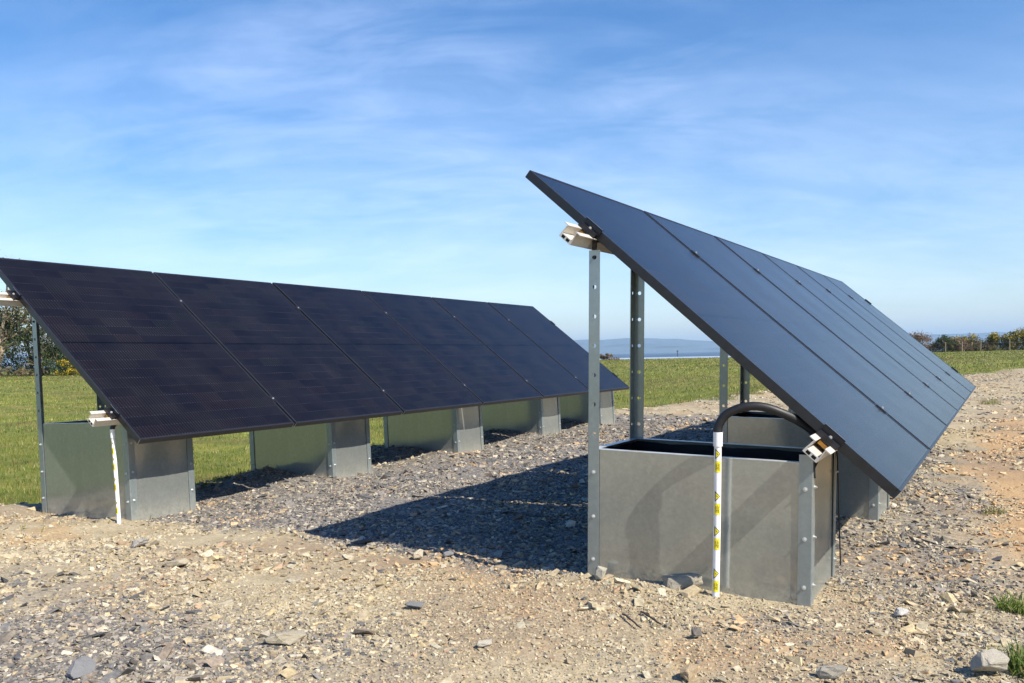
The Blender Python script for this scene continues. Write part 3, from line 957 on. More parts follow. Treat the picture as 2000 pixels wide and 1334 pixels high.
cb_ = rp(0, .690, -.055, -.005); ct_ = rp(0, .709, -.060, .562)
conduit(cb_, ct_, .0118,
        [rp(0, .709, -.060, .555), rp(0, .712, -.059, .588), rp(0, .738, -.055, .625), rp(0, .79, -.045, .647), rp(0, .845, -.03, .648), rp(0, .90, -.008, .628), rp(0, .95, .03, .597), rp(0, .985, .08, .556), rp(0, .97, .16, .50), rp(0, .93, .20, .40)],
        'white upright conduit with yellow warning stickers before the near right tub, black hose on top', -88, (.470, .331, .216, .076), 'cable conduits')
cb_ = rp(1, 1.085, .025, -.045); ct_ = rp(1, 1.055, .025, .475)
conduit(cb_, ct_, .0105,
        [rp(1, 1.055, .025, .468), rp(1, 1.057, .027, .495), rp(1, 1.07, .045, .52), rp(1, 1.075, .09, .545), rp(1, 1.05, .16, .56), rp(1, .98, .24, .50)],
        'white upright conduit with faded yellow stickers at the corner of the near left tub', -106, (.42, .335, .225, .10), 'cable conduits')

# loose cable looped over the corner of the near right tub
mb = MB()
mb.tube([rp(0, 1.00, -.005, .50), rp(0, 1.005, .012, .47), rp(0, .997, .02, .455), rp(0, .995, .032, .462), rp(0, 1.0, .035, .48), rp(0, .997, .022, .468), rp(0, .996, .012, .45), rp(0, .998, .012, .42)], .0028, 8)
tag(mb.build('cable_and_gap_shade', M_HOSE, smooth=True), 'short black cable loop under the lower rail end of the near right tub', 'cable')
mb = MB()  # black strip modelled down the back corner in place of the gap's shadow
mb.tube([rp(0, .99, .30, .50), rp(0, .994, .36, .505), rp(0, .996, .41, .49), rp(0, .998, .425, .44), rp(0, 1.0, .43, .25), rp(0, 1.003, .432, .05)], .0026, 8)
tag(mb.build('cable_and_gap_shade', M_HOSE, smooth=True), 'thin black strip of modelled gap shadow down the back corner of the near right tub', 'cable')


# ------------------------------------------------------------------ stones
def shard_templates(n, seed, flat=0.42):
    rg = np.random.RandomState(seed)
    out_ = []
    for k in range(n):
        bm = bmesh.new()
        # a jittered, skewed slab with some corners knocked off: flat cleavage faces, sharp arrises
        pts = np.array([(sx, sy, sz) for sx in (-1, 1) for sy in (-1, 1) for sz in (-1, 1)], float)
        pts += rg.uniform(-.34, .34, (8, 3)) * np.array([1, 1, .45])
        keep = np.ones(8, bool)
        for q_ in rg.choice(8, rg.randint(0, 3), replace=False): keep[q_] = False
        extra = rg.uniform(-1, 1, (rg.randint(1, 4), 3)) * np.array([1.15, 1.15, .9])
        pts = np.concatenate([pts[keep], extra])
        pts[:, 0] += pts[:, 2] * rg.uniform(-.3, .3)
        pts[:, 1] *= rg.uniform(.5, .95)
        pts[:, 2] *= rg.uniform(flat * .4, flat * 1.7)
        pts *= .78
        for p_ in pts: bm.verts.new(p_)
        bmesh.ops.convex_hull(bm, input=bm.verts)
        for v in [v for v in bm.verts if not v.link_faces]: bm.verts.remove(v)
        bmesh.ops.triangulate(bm, faces=bm.faces)
        bm.verts.index_update()
        V = np.array([v.co[:] for v in bm.verts]); F = np.array([[v.index for v in f.verts] for f in bm.faces])
        bm.free()
        out_.append((V, F))
    return out_


def rot_mats(rg, n, tilt):
    yaw = rg.uniform(0, 2 * np.pi, n); a = rg.normal(0, tilt, n); c_ = rg.normal(0, tilt, n)
    cy_, sy = np.cos(yaw), np.sin(yaw); ca, sa = np.cos(a), np.sin(a); cc, sc_ = np.cos(c_), np.sin(c_)
    Z0 = np.zeros(n); O1 = np.ones(n)
    Rz = np.stack([cy_, -sy, Z0, sy, cy_, Z0, Z0, Z0, O1], -1).reshape(n, 3, 3)
    Rx = np.stack([O1, Z0, Z0, Z0, ca, -sa, Z0, sa, ca], -1).reshape(n, 3, 3)
    Ry = np.stack([cc, Z0, sc_, Z0, O1, Z0, -sc_, Z0, cc], -1).reshape(n, 3, 3)
    return Rz @ Rx @ Ry


def raw_mesh(name, co, tri, col, m, label, cat, smooth=False, k=3):
    me = bpy.data.meshes.new(name)
    me.vertices.add(len(co)); me.vertices.foreach_set('co', co.astype(np.float32).ravel())
    me.loops.add(tri.size); me.loops.foreach_set('vertex_index', tri.astype(np.int32).ravel())
    me.polygons.add(len(tri)); me.polygons.foreach_set('loop_start', np.arange(0, tri.size, k, dtype=np.int32))
    me.polygons.foreach_set('loop_total', np.full(len(tri), k, dtype=np.int32))
    me.polygons.foreach_set('use_smooth', np.zeros(len(tri), bool))
    me.update(calc_edges=True)
    if col is not None:
        ca = me.color_attributes.new('tint', 'FLOAT_COLOR', 'POINT')
        ca.data.foreach_set('color', np.concatenate([col, np.ones((len(col), 1))], 1).astype(np.float32).ravel())
    me.materials.append(m)
    o = bpy.data.objects.new(name, me)
    C.objects.link(o)
    return tag(o, label, cat, kind='stuff') if label else o


def tinted(name, rough=.85, noise=40.0, amt=.35, spec=.25, bump=0.3, transl=0.0):
    m, nb, p = mat(name)
    at = nb.n('ShaderNodeAttribute', attribute_name='tint')
    t = nb.n('ShaderNodeTexCoord').outputs['Object']
    ns = nb.n('ShaderNodeTexNoise', {'Vector': t, 'Scale': noise, 'Detail': 5.0, 'Roughness': .65})
    c = nb.mix(1.0, at.outputs['Color'], nb.ramp(ns.outputs[0], [(0.3, 1 - amt), (0.7, 1 + amt)]), 'MULTIPLY')
    setp(nb, p, Base_Color=c, Roughness=rough)
    p.inputs['Specular IOR Level'].default_value = spec
    if bump:
        bp = nb.n('ShaderNodeBump', {'Height': ns.outputs[0], 'Strength': bump, 'Distance': 0.004})
        nb.nt.links.new(bp.outputs[0], p.inputs['Normal'])
    if transl:
        tr = nb.n('ShaderNodeBsdfTranslucent', {'Color': c})
        mx = nb.n('ShaderNodeMixShader', {0: transl, 1: p.outputs[0], 2: tr.outputs[0]})
        nb.nt.links.new(mx.outputs[0], m.node_tree.nodes['Material Output'].inputs[0])
    return m


M_STONE = tinted('broken_slate', noise=70.0)

PAL_TAN = np.array([(.41, .342, .228), (.37, .304, .20), (.43, .37, .255), (.33, .27, .18), (.40, .325, .21), (.31, .265, .195), (.42, .335, .20), (.46, .41, .30)])
PAL_SLATE = np.array([(.18, .165, .15), (.24, .215, .185), (.12, .115, .11), (.30, .265, .215), (.21, .178, .145), (.42, .375, .30), (.095, .092, .092), (.27, .215, .165), (.16, .155, .15)])


def scatter_stones():
    T = shard_templates(26, 4, .34)
    rg = np.random.RandomState(12)
    zones = [  # r0, r1, count, median size, sigma
        (1.75, 3.4, 64000, .0042, .52), (3.4, 6.0, 70000, .0066, .50), (6.0, 11.0, 64000, .0105, .47), (11.0, 30.0, 60000, .020, .42),
        (1.75, 3.6, 3400, .0105, .42), (3.6, 6, 3600, .0135, .38), (6, 10, 2800, .020, .33), (1.8, 5.5, 200, .024, .28), (1.8, 3.3, 1500, .0165, .36), (1.75, 3.4, 62000, .0034, .40)]
    P_, S_, C_ = [], [], []
    for zi, (r0, r1, n, med, sg) in enumerate(zones):
        n = int(n * 1.16)
        a = np.radians(rg.uniform(-43, 43, n))
        r_ = np.sqrt(rg.uniform(r0 * r0, r1 * r1, n))
        x, y = r_ * np.sin(a), r_ * np.cos(a)
        g = gravel_sd(x, y) + (fbm(x * 2.3, y * 2.3, 15, 4) - 0.5) * 0.9 * np.clip(np.hypot(x, y) / 7, .5, 2.2)
        sl, orr, rd = yard_masks(x, y)
        clump = fbm(x * 3.1, y * 3.1, 17, 3)
        keep = (g > -0.15) & (rg.uniform(0, 1, n) < np.clip(.50 + sl * .75 - orr * .30 + (clump - .5) * 4.2, .10, 1))
        if zi == 9: keep = (g > -.1) & (rg.uniform(0, 1, n) < .85)
        if zi == 8: keep = (sl > .45) & (rg.uniform(0, 1, n) < .6)
        # keep the insides of the tubs and posts clear
        for k in range(2):
            u, v = rowuv(x, y, k)
            for vv in V_TUB[k]:
                keep &= ~((u > U_TUB[k] + .0) & (u < U_TUB[k] + W_TUB[k]) & (v > vv + .0) & (v < vv + D_TUB))
        x, y, sl, orr, rd = x[keep], y[keep], sl[keep], orr[keep], rd[keep]
        n = len(x)
        s = np.clip(med * np.exp(rg.normal(0, sg, n)), med * .4, .036 if zi < 7 else .042)
        tan = PAL_TAN[rg.randint(0, len(PAL_TAN), n)]
        slt = PAL_SLATE[rg.randint(0, len(PAL_SLATE), n)]
        pick = (rg.uniform(0, 1, n) < sl * .88 + .06)[:, None]
        col = np.where(pick, slt, tan)
        col = np.where((rg.uniform(0, 1, n) < orr * .6)[:, None], np.array([(.50, .35, .20)]), col)
        col = np.where((rg.uniform(0, 1, n) < .015 + rd * .15)[:, None], np.array([(.36, .25, .16)]), col)
        col = col * rg.uniform(.78, 1.2, (n, 1))
        z = height(x, y) + s * rg.uniform(-.16, .20, n)
        P_.append(np.stack([x, y, z], -1)); S_.append(s); C_.append(np.clip(col, 0, .8))
    Pn, Sn, Cn = np.concatenate(P_), np.concatenate(S_), np.concatenate(C_)
    N = len(Pn)
    Rm = rot_mats(rg, N, .30)
    lum = Cn.mean(1)
    chunky = np.where(rg.uniform(0, 1, N) < .55, 1.75, 1.0) * np.where(lum > .2, 1.15, .85)
    chunky = np.where(Sn > .013, np.minimum(chunky, 1.0) * .85, chunky)
    an = np.stack([rg.uniform(.75, 1.4, N) / chunky ** .3, rg.uniform(.7, 1.1, N), rg.uniform(.6, 1.15, N) * chunky], -1)
    tid = rg.randint(0, len(T), N)
    cos, tris, cols, off = [], [], [], 0
    for k, (V, F) in enumerate(T):
        idx = np.where(tid == k)[0]
        if not len(idx): continue
        loc = V[None] * an[idx][:, None, :] * Sn[idx][:, None, None]
        w = np.einsum('nij,nvj->nvi', Rm[idx], loc) + Pn[idx][:, None, :]
        cos.append(w.reshape(-1, 3))
        tris.append((F[None] + (np.arange(len(idx)) * len(V))[:, None, None] + off).reshape(-1, 3))
        cols.append(np.repeat(Cn[idx], len(V), 0))
        off += len(idx) * len(V)
    raw_mesh('gravel', np.concatenate(cos), np.concatenate(tris), np.concatenate(cols), M_STONE,
             'loose broken slate and tan rubble covering the yard', 'gravel')


scatter_stones()


def rock(x, y, size, flat, col, label, seed, yaw=0.0, sink=.3, elong=1.0):
    rg = random.Random(seed)
    bm = bmesh.new()
    pw = lambda t_: math.copysign(abs(t_) ** .62, t_)
    for i in range(17):
        v = Vector((rg.gauss(0, 1), rg.gauss(0, 1), rg.gauss(0, 1))).normalized()
        k_ = rg.uniform(.82, 1.0)
        bm.verts.new((pw(v.x) * elong * .85 * k_, pw(v.y) * .68 * k_, pw(v.z) * flat * k_ * .9 + v.x * .12))
    bmesh.ops.convex_hull(bm, input=bm.verts)
    for v in [v for v in bm.verts if not v.link_faces]: bm.verts.remove(v)
    bmesh.ops.bevel(bm, geom=list(bm.edges), offset=.035, segments=1, affect='EDGES', clamp_overlap=True)
    bmesh.ops.triangulate(bm, faces=bm.faces)
    bmesh.ops.subdivide_edges(bm, edges=bm.edges, cuts=2, use_grid_fill=True)
    from mathutils import noise
    for v in bm.verts:
        v.co += v.co.normalized() * (noise.noise(v.co * 3.1 + Vector((seed, 0, 0))) * .09 + noise.noise(v.co * 8 + Vector((0, seed, 0))) * .045)
    me = bpy.data.meshes.new('rock')
    bm.to_mesh(me); bm.free()
    me.polygons.foreach_set('use_smooth', [False] * len(me.polygons))
    m = simple('rock_face', col, .9, 0, .35, 55, .6, .2)
    me.materials.append(m)
    o = bpy.data.objects.new('rock', me)
    C.objects.link(o)
    size *= 1.08
    o.scale = (size / 2,) * 3
    o.rotation_euler = (rg.uniform(-.15, .15), rg.uniform(-.15, .15), yaw)
    o.location = (x, y, hz(x, y) + size * .5 * flat * (1 - 1.6 * sink) + .004)
    tag(o, label, 'rock', 'large loose rocks in the yard')


for a in [(-.41, 3.572, .065, .7, (.50, .44, .34), 'squarish pale tan rock at the edge of the panel shadow', 1, .3, .15),
          (-.693, 2.544, .115, .35, (.42, .37, .28), 'long flat tan slab in the foreground, left of centre', 2, .25, .25, 1.3),
          (.30, 3.035, .055, .95, (.45, .42, .35), 'upright angular rock beside the tall post of the near right tub', 3, 1.0, .1),
          (.565, 2.945, .15, .38, (.38, .34, .27), 'wide flat rock half buried at the foot of the near right tub', 4, -.15, .3, 1.4),
          (1.177, 2.14, .095, .75, (.44, .40, .33), 'big pale rock in the bottom right corner beside grass', 5, .2, .2, 1.2),
          (.789, 2.154, .078, .5, (.42, .38, .31), 'angular grey-tan rock at the bottom edge, right of centre', 6, -.4, .2, 1.25),
          (.436, 2.192, .058, .7, (.47, .36, .23), 'rounded ochre rock at the bottom edge below the conduit', 7, .8, .2, 1.1),
          (-.098, 2.469, .048, .45, (.50, .46, .38), 'small pale flat rock in the foreground centre', 8, .2, .1, 1.2),
          (-.341, 2.857, .060, .35, (.22, .22, .22), 'grey slate flake lying alone left of centre', 9, .2, .1, 1.4),
          (-1.169, 2.30, .085, .6, (.26, .26, .27), 'large grey slate rock in the bottom left slate patch', 10, 1.2, .2, 1.2),
          (-1.748, 4.00, .085, .55, (.36, .34, .31), 'grey-tan rock in front of the near left tub', 11, .5, .2, 1.1),
          (-1.409, 3.55, .10, .40, (.44, .38, .28), 'flat tan rock left of centre, below the near left tub', 12, -.2, .3, 1.3),
          (-.698, 3.90, .075, .3, (.13, .13, .14), 'thin dark slate flake lying just inside the shadow edge', 13, .1, .1, 1.6),
          (-.28, 3.60, .055, .5, (.27, .27, .28), 'small grey rock right of the squarish rock at the shadow edge', 14, .4, .1, 1.2),
          (1.181, 2.637, .048, .6, (.55, .53, .50), 'small whitish rock right of the near right tub', 15, .4, .1, 1.2),
          (.52, 2.50, .040, .8, (.20, .18, .16), 'small dark brown round rock below the conduit', 16, .4, .1, 1.0),
          (.985, 3.02, .10, .35, (.46, .40, .30), 'flat tan rock against the right corner of the near right tub', 17, .9, .3, 1.2)]:
    rock(*a)

# two dark sticks lying on the dirt
for (a, c_, lab) in (((.335, 2.72), (.375, 2.60), 'left of two short dark sticks on the dirt before the conduit'), ((.395, 2.73), (.44, 2.615), 'right of two short dark sticks on the dirt before the conduit')):
    mb = MB()
    x0, y0 = a; x1, y1 = c_
    pts = []
    for i in range(7):
        f = i / 6
        x_, y_ = x0 + (x1 - x0) * f, y0 + (y1 - y0) * f
        pts.append((x_ + .002 * math.sin(i * 2.2), y_, hz(x_, y_) + .010 + .004 * math.sin(f * 3.14)))
    mb.tube(pts, [.0035, .003, .0034, .003, .0028, .003, .0018], 7)
    tag(mb.build('twig', simple('dark_wood', (.045, .038, .035), .8, 0, .3, 90), smooth=True), lab, 'twig', 'dark sticks on the dirt')

# ------------------------------------------------------------------ grass
M_BLADE = tinted('grass_blades', rough=.6, noise=.9, amt=.38, spec=.3, bump=0, transl=.25)


def blades(x, y, h, w, col, rg, lean=.35, z=None):
    n = len(x)
    z = height(x, y) if z is None else z
    yaw = rg.uniform(0, 2 * np.pi, n)
    lx, ly = rg.normal(0, lean, n) * h, rg.normal(0, lean, n) * h
    dx, dy = np.cos(yaw) * w * .5, np.sin(yaw) * w * .5
    b0 = np.stack([x - dx, y - dy, z - .01], -1); b1 = np.stack([x + dx, y + dy, z - .01], -1)
    m0 = np.stack([x - dx * .75 + lx * .35, y - dy * .75 + ly * .35, z + h * .55], -1); m1 = np.stack([x + dx * .75 + lx * .35, y + dy * .75 + ly * .35, z + h * .55], -1)
    tp = np.stack([x + lx, y + ly, z + h * np.sqrt(np.clip(1 - (lx * lx + ly * ly) / (h * h + 1e-9), .1, 1))], -1)
    co = np.stack([b0, b1, m0, m1, tp], 1).reshape(-1, 3)
    base = (np.arange(n) * 5)[:, None, None]
    tri = (np.array([[0, 1, 3], [0, 3, 2], [2, 3, 4]])[None] + base).reshape(-1, 3)
    return co, tri, np.repeat(col, 5, 0)


def scatter_grass():
    rg = np.random.RandomState(5)
    zones = [(5.0, 10, 85000, .045, .0045), (10, 18, 80000, .046, .008), (18, 34, 70000, .055, .017), (34, 62, 55000, .065, .034), (62, 104, 40000, .075, .06)]
    CO, TR, CL, off = [], [], [], 0
    for (r0, r1, n, h0, w0) in zones:
        n = int(n * 1.2); a = np.radians(rg.uniform(-46, 42, n)); r_ = np.sqrt(rg.uniform(r0 * r0, r1 * r1, n))
        x, y = r_ * np.sin(a), r_ * np.cos(a)
        g = gravel_sd(x, y) + (fbm(x * 2.3, y * 2.3, 15, 4) - 0.5) * 0.9 * np.clip(np.hypot(x, y) / 7, .5, 2.2)
        dens = fbm(x * 1.3, y * 1.3, 23, 3)
        keep = ((g < .06) | ((g < 1.2) & (rg.uniform(0, 1, n) < .02))) & (rg.uniform(0, 1, n) < .55 + dens * .6) & (y < 104 - 4 * rg.uniform(0, 1, n))
        x, y, dens = x[keep], y[keep], dens[keep]
        n = len(x)
        tuft = fbm(x * .45, y * .45, 29, 4)
        h = h0 * rg.uniform(.5, 1.3, n) * (.6 + 1.0 * tuft)
        c0 = np.array([(.125, .165, .026), (.18, .21, .036), (.25, .245, .056), (.34, .29, .11), (.095, .13, .02)])
        col = c0[rg.choice(5, n, p=[.24, .27, .24, .20, .05])]
        big_ = (.40 * fbm(x * .12 + 3, y * .12, 37, 3) + .60 * fbm(x * .7, y * 1.3, 38, 4))[:, None]
        brown = np.clip((fbm(x * .5 + 9, y * .9, 39, 4)[:, None] - .52) * 6, 0, .75)
        col = col * (1 - brown) + np.array([[.26, .20, .10]]) * brown
        col = col * (.25 + 1.55 * big_) * rg.uniform(.85, 1.15, (n, 1))
        co, tr, cl_ = blades(x, y, h, w0 * rg.uniform(.6, 1.3, n), col, rg, .5)
        CO.append(co); TR.append(tr + off); CL.append(cl_); off += len(co)
    raw_mesh('grass', np.concatenate(CO), np.concatenate(TR), np.concatenate(CL), M_BLADE, 'short green pasture grass covering the field', 'grass')
    # daisies and pale flecks
    n = 500
    a = np.radians(rg.uniform(-36, 36, n)); r_ = rg.uniform(6, 60, n)
    x, y = r_ * np.sin(a), r_ * np.cos(a)
    g = gravel_sd(x, y)
    k = g < -.5
    x, y, r_ = x[k], y[k], r_[k]
    z = height(x, y) + .05
    s = .006 + .0007 * r_
    co = np.stack([np.stack([x + s * np.cos(t_), y + s * np.sin(t_), z + s * .6 * (t_ > 2)], -1) for t_ in (0, 1.57, 3.14, 4.71)], 1).reshape(-1, 3)
    q = (np.array([[0, 1, 2, 3]])[None] + (np.arange(len(x)) * 4)[:, None, None]).reshape(-1, 4)
    raw_mesh('daisies', co, q, np.tile(np.array([[.75, .74, .62]]), (len(co), 1)), M_BLADE, 'tiny white daisies dotted over the pasture', 'flowers', k=4)


scatter_grass()


def tuft(x, y, rad, h, n, label, dry=.2, seed=1, cat='grass tuft', name='grass_tuft'):
    rg = np.random.RandomState(seed)
    a = rg.uniform(0, 6.283, n); q = rad * np.sqrt(rg.uniform(0, 1, n))
    xx, yy = x + q * np.cos(a), y + q * np.sin(a)
    c0 = np.array([(.12, .18, .035), (.18, .23, .05), (.30, .27, .12)])
    col = c0[rg.choice(3, n, p=[.55 * (1 - dry), .45 * (1 - dry), dry])] * rg.uniform(.8, 1.2, (n, 1))
    co, tr, cl_ = blades(xx, yy, h * rg.uniform(.4, 1.2, n), .0035 * (1 + h * 4) * np.ones(n), col, rg, .6)
    o = raw_mesh(name, co, tr, cl_, M_BLADE, None, None)
    tag(o, label, cat)


tuft(1.575, 2.70, .05, .06, 240, 'green grass tuft at the right picture edge', .15, 2)
tuft(1.30, 2.16, .06, .08, 320, 'green grass tuft in the bottom right corner beside a pale rock', .15, 3)
tuft(6.75, 12.2, .14, .10, 160, 'dry brown weed tuft on the stony ground at far right', .8, 4)
tuft(2.38, 4.28, .05, .04, 80, 'small pale dry grass tuft in the orange dirt', .7, 5)
tuft(-2.9, 4.6, .05, .035, 60, 'tiny green sprig near the left picture edge', .2, 6)
tuft(3.6, 15.2, .22, .07, 200, 'low green grass patch amid wood chips behind the right row', .15, 8)

# ------------------------------------------------------------------ shrubs, trees
M_LEAF = tinted('leaves', rough=.6, noise=.8, amt=.25, spec=.25, bump=0, transl=.2)
M_BARK = simple('bark', (.16, .125, .09), .9, 0, .35, 6, .5, .1)
M_BARKP = simple('pale_twigs', (.30, .24, .17), .9, 0, .3, 6, 0, .1)


def branches(rg, mb, p, d, L_, r_, depth, droop=0.0, tips=None, spread=.6):
    n = 4
    pts, rad = [p.copy()], [r_]
    dd = d.copy()
    for i in range(n):
        dd = (dd + Vector((rg.gauss(0, .16), rg.gauss(0, .16), rg.gauss(0, .12) - droop * (i / n)))).normalized()
        pts.append(pts[-1] + dd * (L_ / n)); rad.append(r_ * (1 - .6 * (i + 1) / n))
    mb.tube(pts, rad, 5 if depth > 1 else 3, cap=False)
    if tips is not None and depth <= 1: tips += [pts[-1], pts[-2]]
    if depth > 0:
        for k in range(rg.randint(3, 5)):
            f = rg.uniform(.3, 1)
            q = pts[min(int(f * n) + 1, n)]
            nd = (dd + Vector((rg.gauss(0, spread), rg.gauss(0, spread), rg.gauss(.1, spread * .6)))).normalized()
            branches(rg, mb, q, nd, L_ * rg.uniform(.5, .75), r_ * .5, depth - 1, droop, tips, spread)


def leaf_cloud(centres, per, spread, size, pal, rgn, weights=None, flat=.8):
    n = len(centres) * per
    c_ = np.repeat(np.array([tuple(q) for q in centres]), per, 0)
    pos = c_ + rgn.normal(0, 1, (n, 3)) * np.array([spread, spread, spread * flat])
    a = rgn.normal(size=(n, 3)); a /= np.linalg.norm(a, axis=1)[:, None]
    b_ = rgn.normal(size=(n, 3)); b_ -= a * (a * b_).sum(1)[:, None]; b_ /= np.linalg.norm(b_, axis=1)[:, None]
    s = size * rgn.uniform(.5, 1.4, (n, 1))
    co = np.stack([pos - a * s, pos + b_ * s * .5, pos + a * s, pos - b_ * s * .5], 1).reshape(-1, 3)
    q = (np.array([[0, 1, 2, 3]])[None] + (np.arange(n) * 4)[:, None, None]).reshape(-1, 4)
    pal = np.array(pal)
    clump_c = pal[rgn.choice(len(pal), len(centres), p=weights)]
    col = np.repeat(clump_c, per, 0) * rgn.uniform(.75, 1.25, (n, 1))
    return co, q, np.repeat(col, 4, 0)


def shrub(x, y, w, d, h, n_cl, per, size, pal, label, name, cat, seed, flowers=0.0, z=None, trunk_h=.15, bare=0, group=None):
    """multi-stemmed bush: stems, foliage, optional yellow blossom"""
    rg = random.Random(seed); rgn = np.random.RandomState(seed)
    z = hz(x, y) if z is None else z
    root = empty(name, loc=(x, y, z))
    tag(root, label, cat, group)
    mb = MB(); tips = []
    ns_ = max(3, int(w * 1.2))
    for k in range(ns_):
        p = Vector((rg.uniform(-w * .3, w * .3), rg.uniform(-d * .2, d * .2), -.1))
        branches(rg, mb, p, Vector((rg.gauss(0, .3), rg.gauss(0, .2), 1)).normalized(), h * rg.uniform(.5, .75), .035 * h, 2 if bare else 1, .05, tips)
    mb.build('stems', M_BARKP if bare else M_BARK, root)
    # lumpy crown envelope
    lobes = [(rg.uniform(-w * .42, w * .42), rg.uniform(-d * .3, d * .3), h * rg.uniform(.35, .8), rg.uniform(.22, .38)) for _ in range(max(5, int(w * 2.5)))]
    cs = []
    while len(cs) < n_cl:
        lx, ly, lz, lr = rg.choice(lobes)
        v = Vector((rg.gauss(0, 1), rg.gauss(0, 1), rg.gauss(0, 1))).normalized() * (rg.uniform(.55, 1) * lr)
        q = Vector((lx + v.x * h * 1.1, ly + v.y * h, lz + v.z * h * .75))
        if .02 < q.z < h * 1.05: cs.append(q)
        if rg.random() < .25: cs.append(Vector((rg.uniform(-w * .45, w * .45), rg.uniform(-d * .3, d * .3), rg.uniform(.02, h * .3))))
    co, q, cl_ = leaf_cloud(cs, per, .09 * h, size, pal, rgn)
    o = raw_mesh('foliage', co, q, cl_, M_LEAF, None, None, k=4); o.parent = root
    if flowers:
        top = sorted(cs, key=lambda c_: -c_.z + c_.y * .3 + rg.uniform(-.5, .5))[:int(len(cs) * flowers)]
        co, q, cl_ = leaf_cloud([c_ + Vector((0, -.05, .08)) for c_ in top], max(4, int(per * .8)), .07 * h, size * .85, [(.72, .50, .02), (.80, .58, .03), (.60, .42, .03)], rgn)
        o = raw_mesh('blossom', co, q, cl_, M_LEAF, None, None, k=4); o.parent = root
    return root


def tree(x, y, h, crown_r, seed, label, name, pal, n_cl, per, size, depth=4, droop=.1, bark=None, lean=(0, 0), cat='tree', group=None, crown_lo=.25):
    rg = random.Random(seed); rgn = np.random.RandomState(seed)
    root = empty(name, loc=(x, y, hz(x, y)))
    tag(root, label, cat, group)
    mb = MB(); tips = []
    tr = h * .024
    trunk = [Vector((0, 0, -.2))]
    for i in range(6): trunk.append(Vector((lean[0] * (i + 1) / 6 + rg.gauss(0, .08), rg.gauss(0, .08), h * .11 * (i + 1))))
    mb.tube(trunk, [tr * (1 - .09 * i) for i in range(7)], 8)
    mb.build('trunk', bark or M_BARK, root)
    mb = MB()
    for k in range(9):
        p = trunk[rg.randint(2, 6)]
        a = rg.uniform(0, 6.28)
        branches(rg, mb, p, Vector((math.cos(a) * .8, math.sin(a) * .8, rg.uniform(.3, 1.2))).normalized(), h * rg.uniform(.24, .36), tr * .45, depth - 2, droop, tips, .7)
    mb.build('limbs', bark or M_BARK, root)
    cs = []
    lobes = []
    for _ in range(16):
        a = rg.uniform(0, 6.28); q_ = crown_r * rg.uniform(.1, .75); z_ = h * rg.uniform(crown_lo, .85)
        lobes.append((Vector((math.cos(a) * q_ + lean[0] * z_ / h, math.sin(a) * q_, z_)), crown_r * rg.uniform(.25, .45)))
    while len(cs) < n_cl:
        if rg.random() < .4 and tips: cs.append(rg.choice(tips) + Vector((rg.gauss(0, .1), rg.gauss(0, .1), rg.gauss(0, .1))))
        else:
            c0, lr = rg.choice(lobes)
            v = Vector((rg.gauss(0, 1), rg.gauss(0, 1), rg.gauss(0, 1))).normalized() * lr * rg.uniform(.6, 1.05)
            cs.append(c0 + v)
    co, q, cl_ = leaf_cloud(cs, per, .16, size, pal, rgn)
    o = raw_mesh('crown', co, q, cl_, M_LEAF, None, None, k=4); o.parent = root
    return root


DK = [(.035, .055, .018), (.05, .075, .022), (.075, .095, .03), (.045, .05, .025)]
GR = [(.09, .14, .03), (.13, .18, .045), (.07, .11, .03)]
BR = [(.22, .17, .10), (.17, .13, .08), (.26, .21, .12), (.12, .12, .05)]
GO = [(.07, .09, .025), (.10, .11, .03), (.05, .06, .02), (.30, .24, .04)]
RD = [(.26, .16, .10), (.20, .13, .09), (.30, .20, .13), (.15, .12, .07)]
GRP = 'trees and bushes at the left field edge'
tree(-36.0, 60.5, 7.6, 3.4, 101, 'tall half-bare willow with tangled pale branches at the left picture edge', 'willow_tree', BR, 420, 9, .075, 5, .25, M_BARKP, (.6, 0), 'tree', GRP, .35)
tree(-34.3, 61.5, 5.2, 2.2, 102, 'dark ivy-covered evergreen tree under the willow', 'evergreen_tree', DK, 520, 16, .085, 4, .1, None, (0, 0), 'tree', GRP, .12)
tree(-37.4, 62.5, 5.6, 2.6, 103, 'dark green tree cut by the left picture edge behind the willow', 'evergreen_tree', DK + GR, 420, 16, .085, 4, .1, None, (0, 0), 'tree', GRP, .12)
shrub(-32.4, 61.0, 2.6, 1.6, 2.4, 170, 24, .07, DK + GR[:1], 'dark rounded holly bush between the evergreen tree and the gorse', 'bush', 'bush', 104, group=GRP)
shrub(-30.9, 62.5, 3.0, 1.6, 2.5, 190, 22, .07, GR + DK[:1], 'fresh green leafy bush behind the yellow gorse', 'bush', 'bush', 105, group=GRP)
shrub(-30.6, 60.5, 2.6, 1.2, 1.15, 120, 20, .055, GO, 'yellow flowering gorse bush seen under the near left panel', 'gorse_bush', 'gorse', 106, flowers=1.0, group=GRP)
shrub(-34.6, 59.6, 3.6, .8, .7, 90, 18, .05, BR, 'low dry reedy scrub below the evergreen tree', 'scrub', 'scrub', 107, bare=1, group=GRP)
shrub(-28.2, 62.5, 3.6, 1.6, 1.9, 150, 20, .07, DK + GR, 'dark bush behind the left row beyond the gorse', 'bush', 'bush', 108, group=GRP)

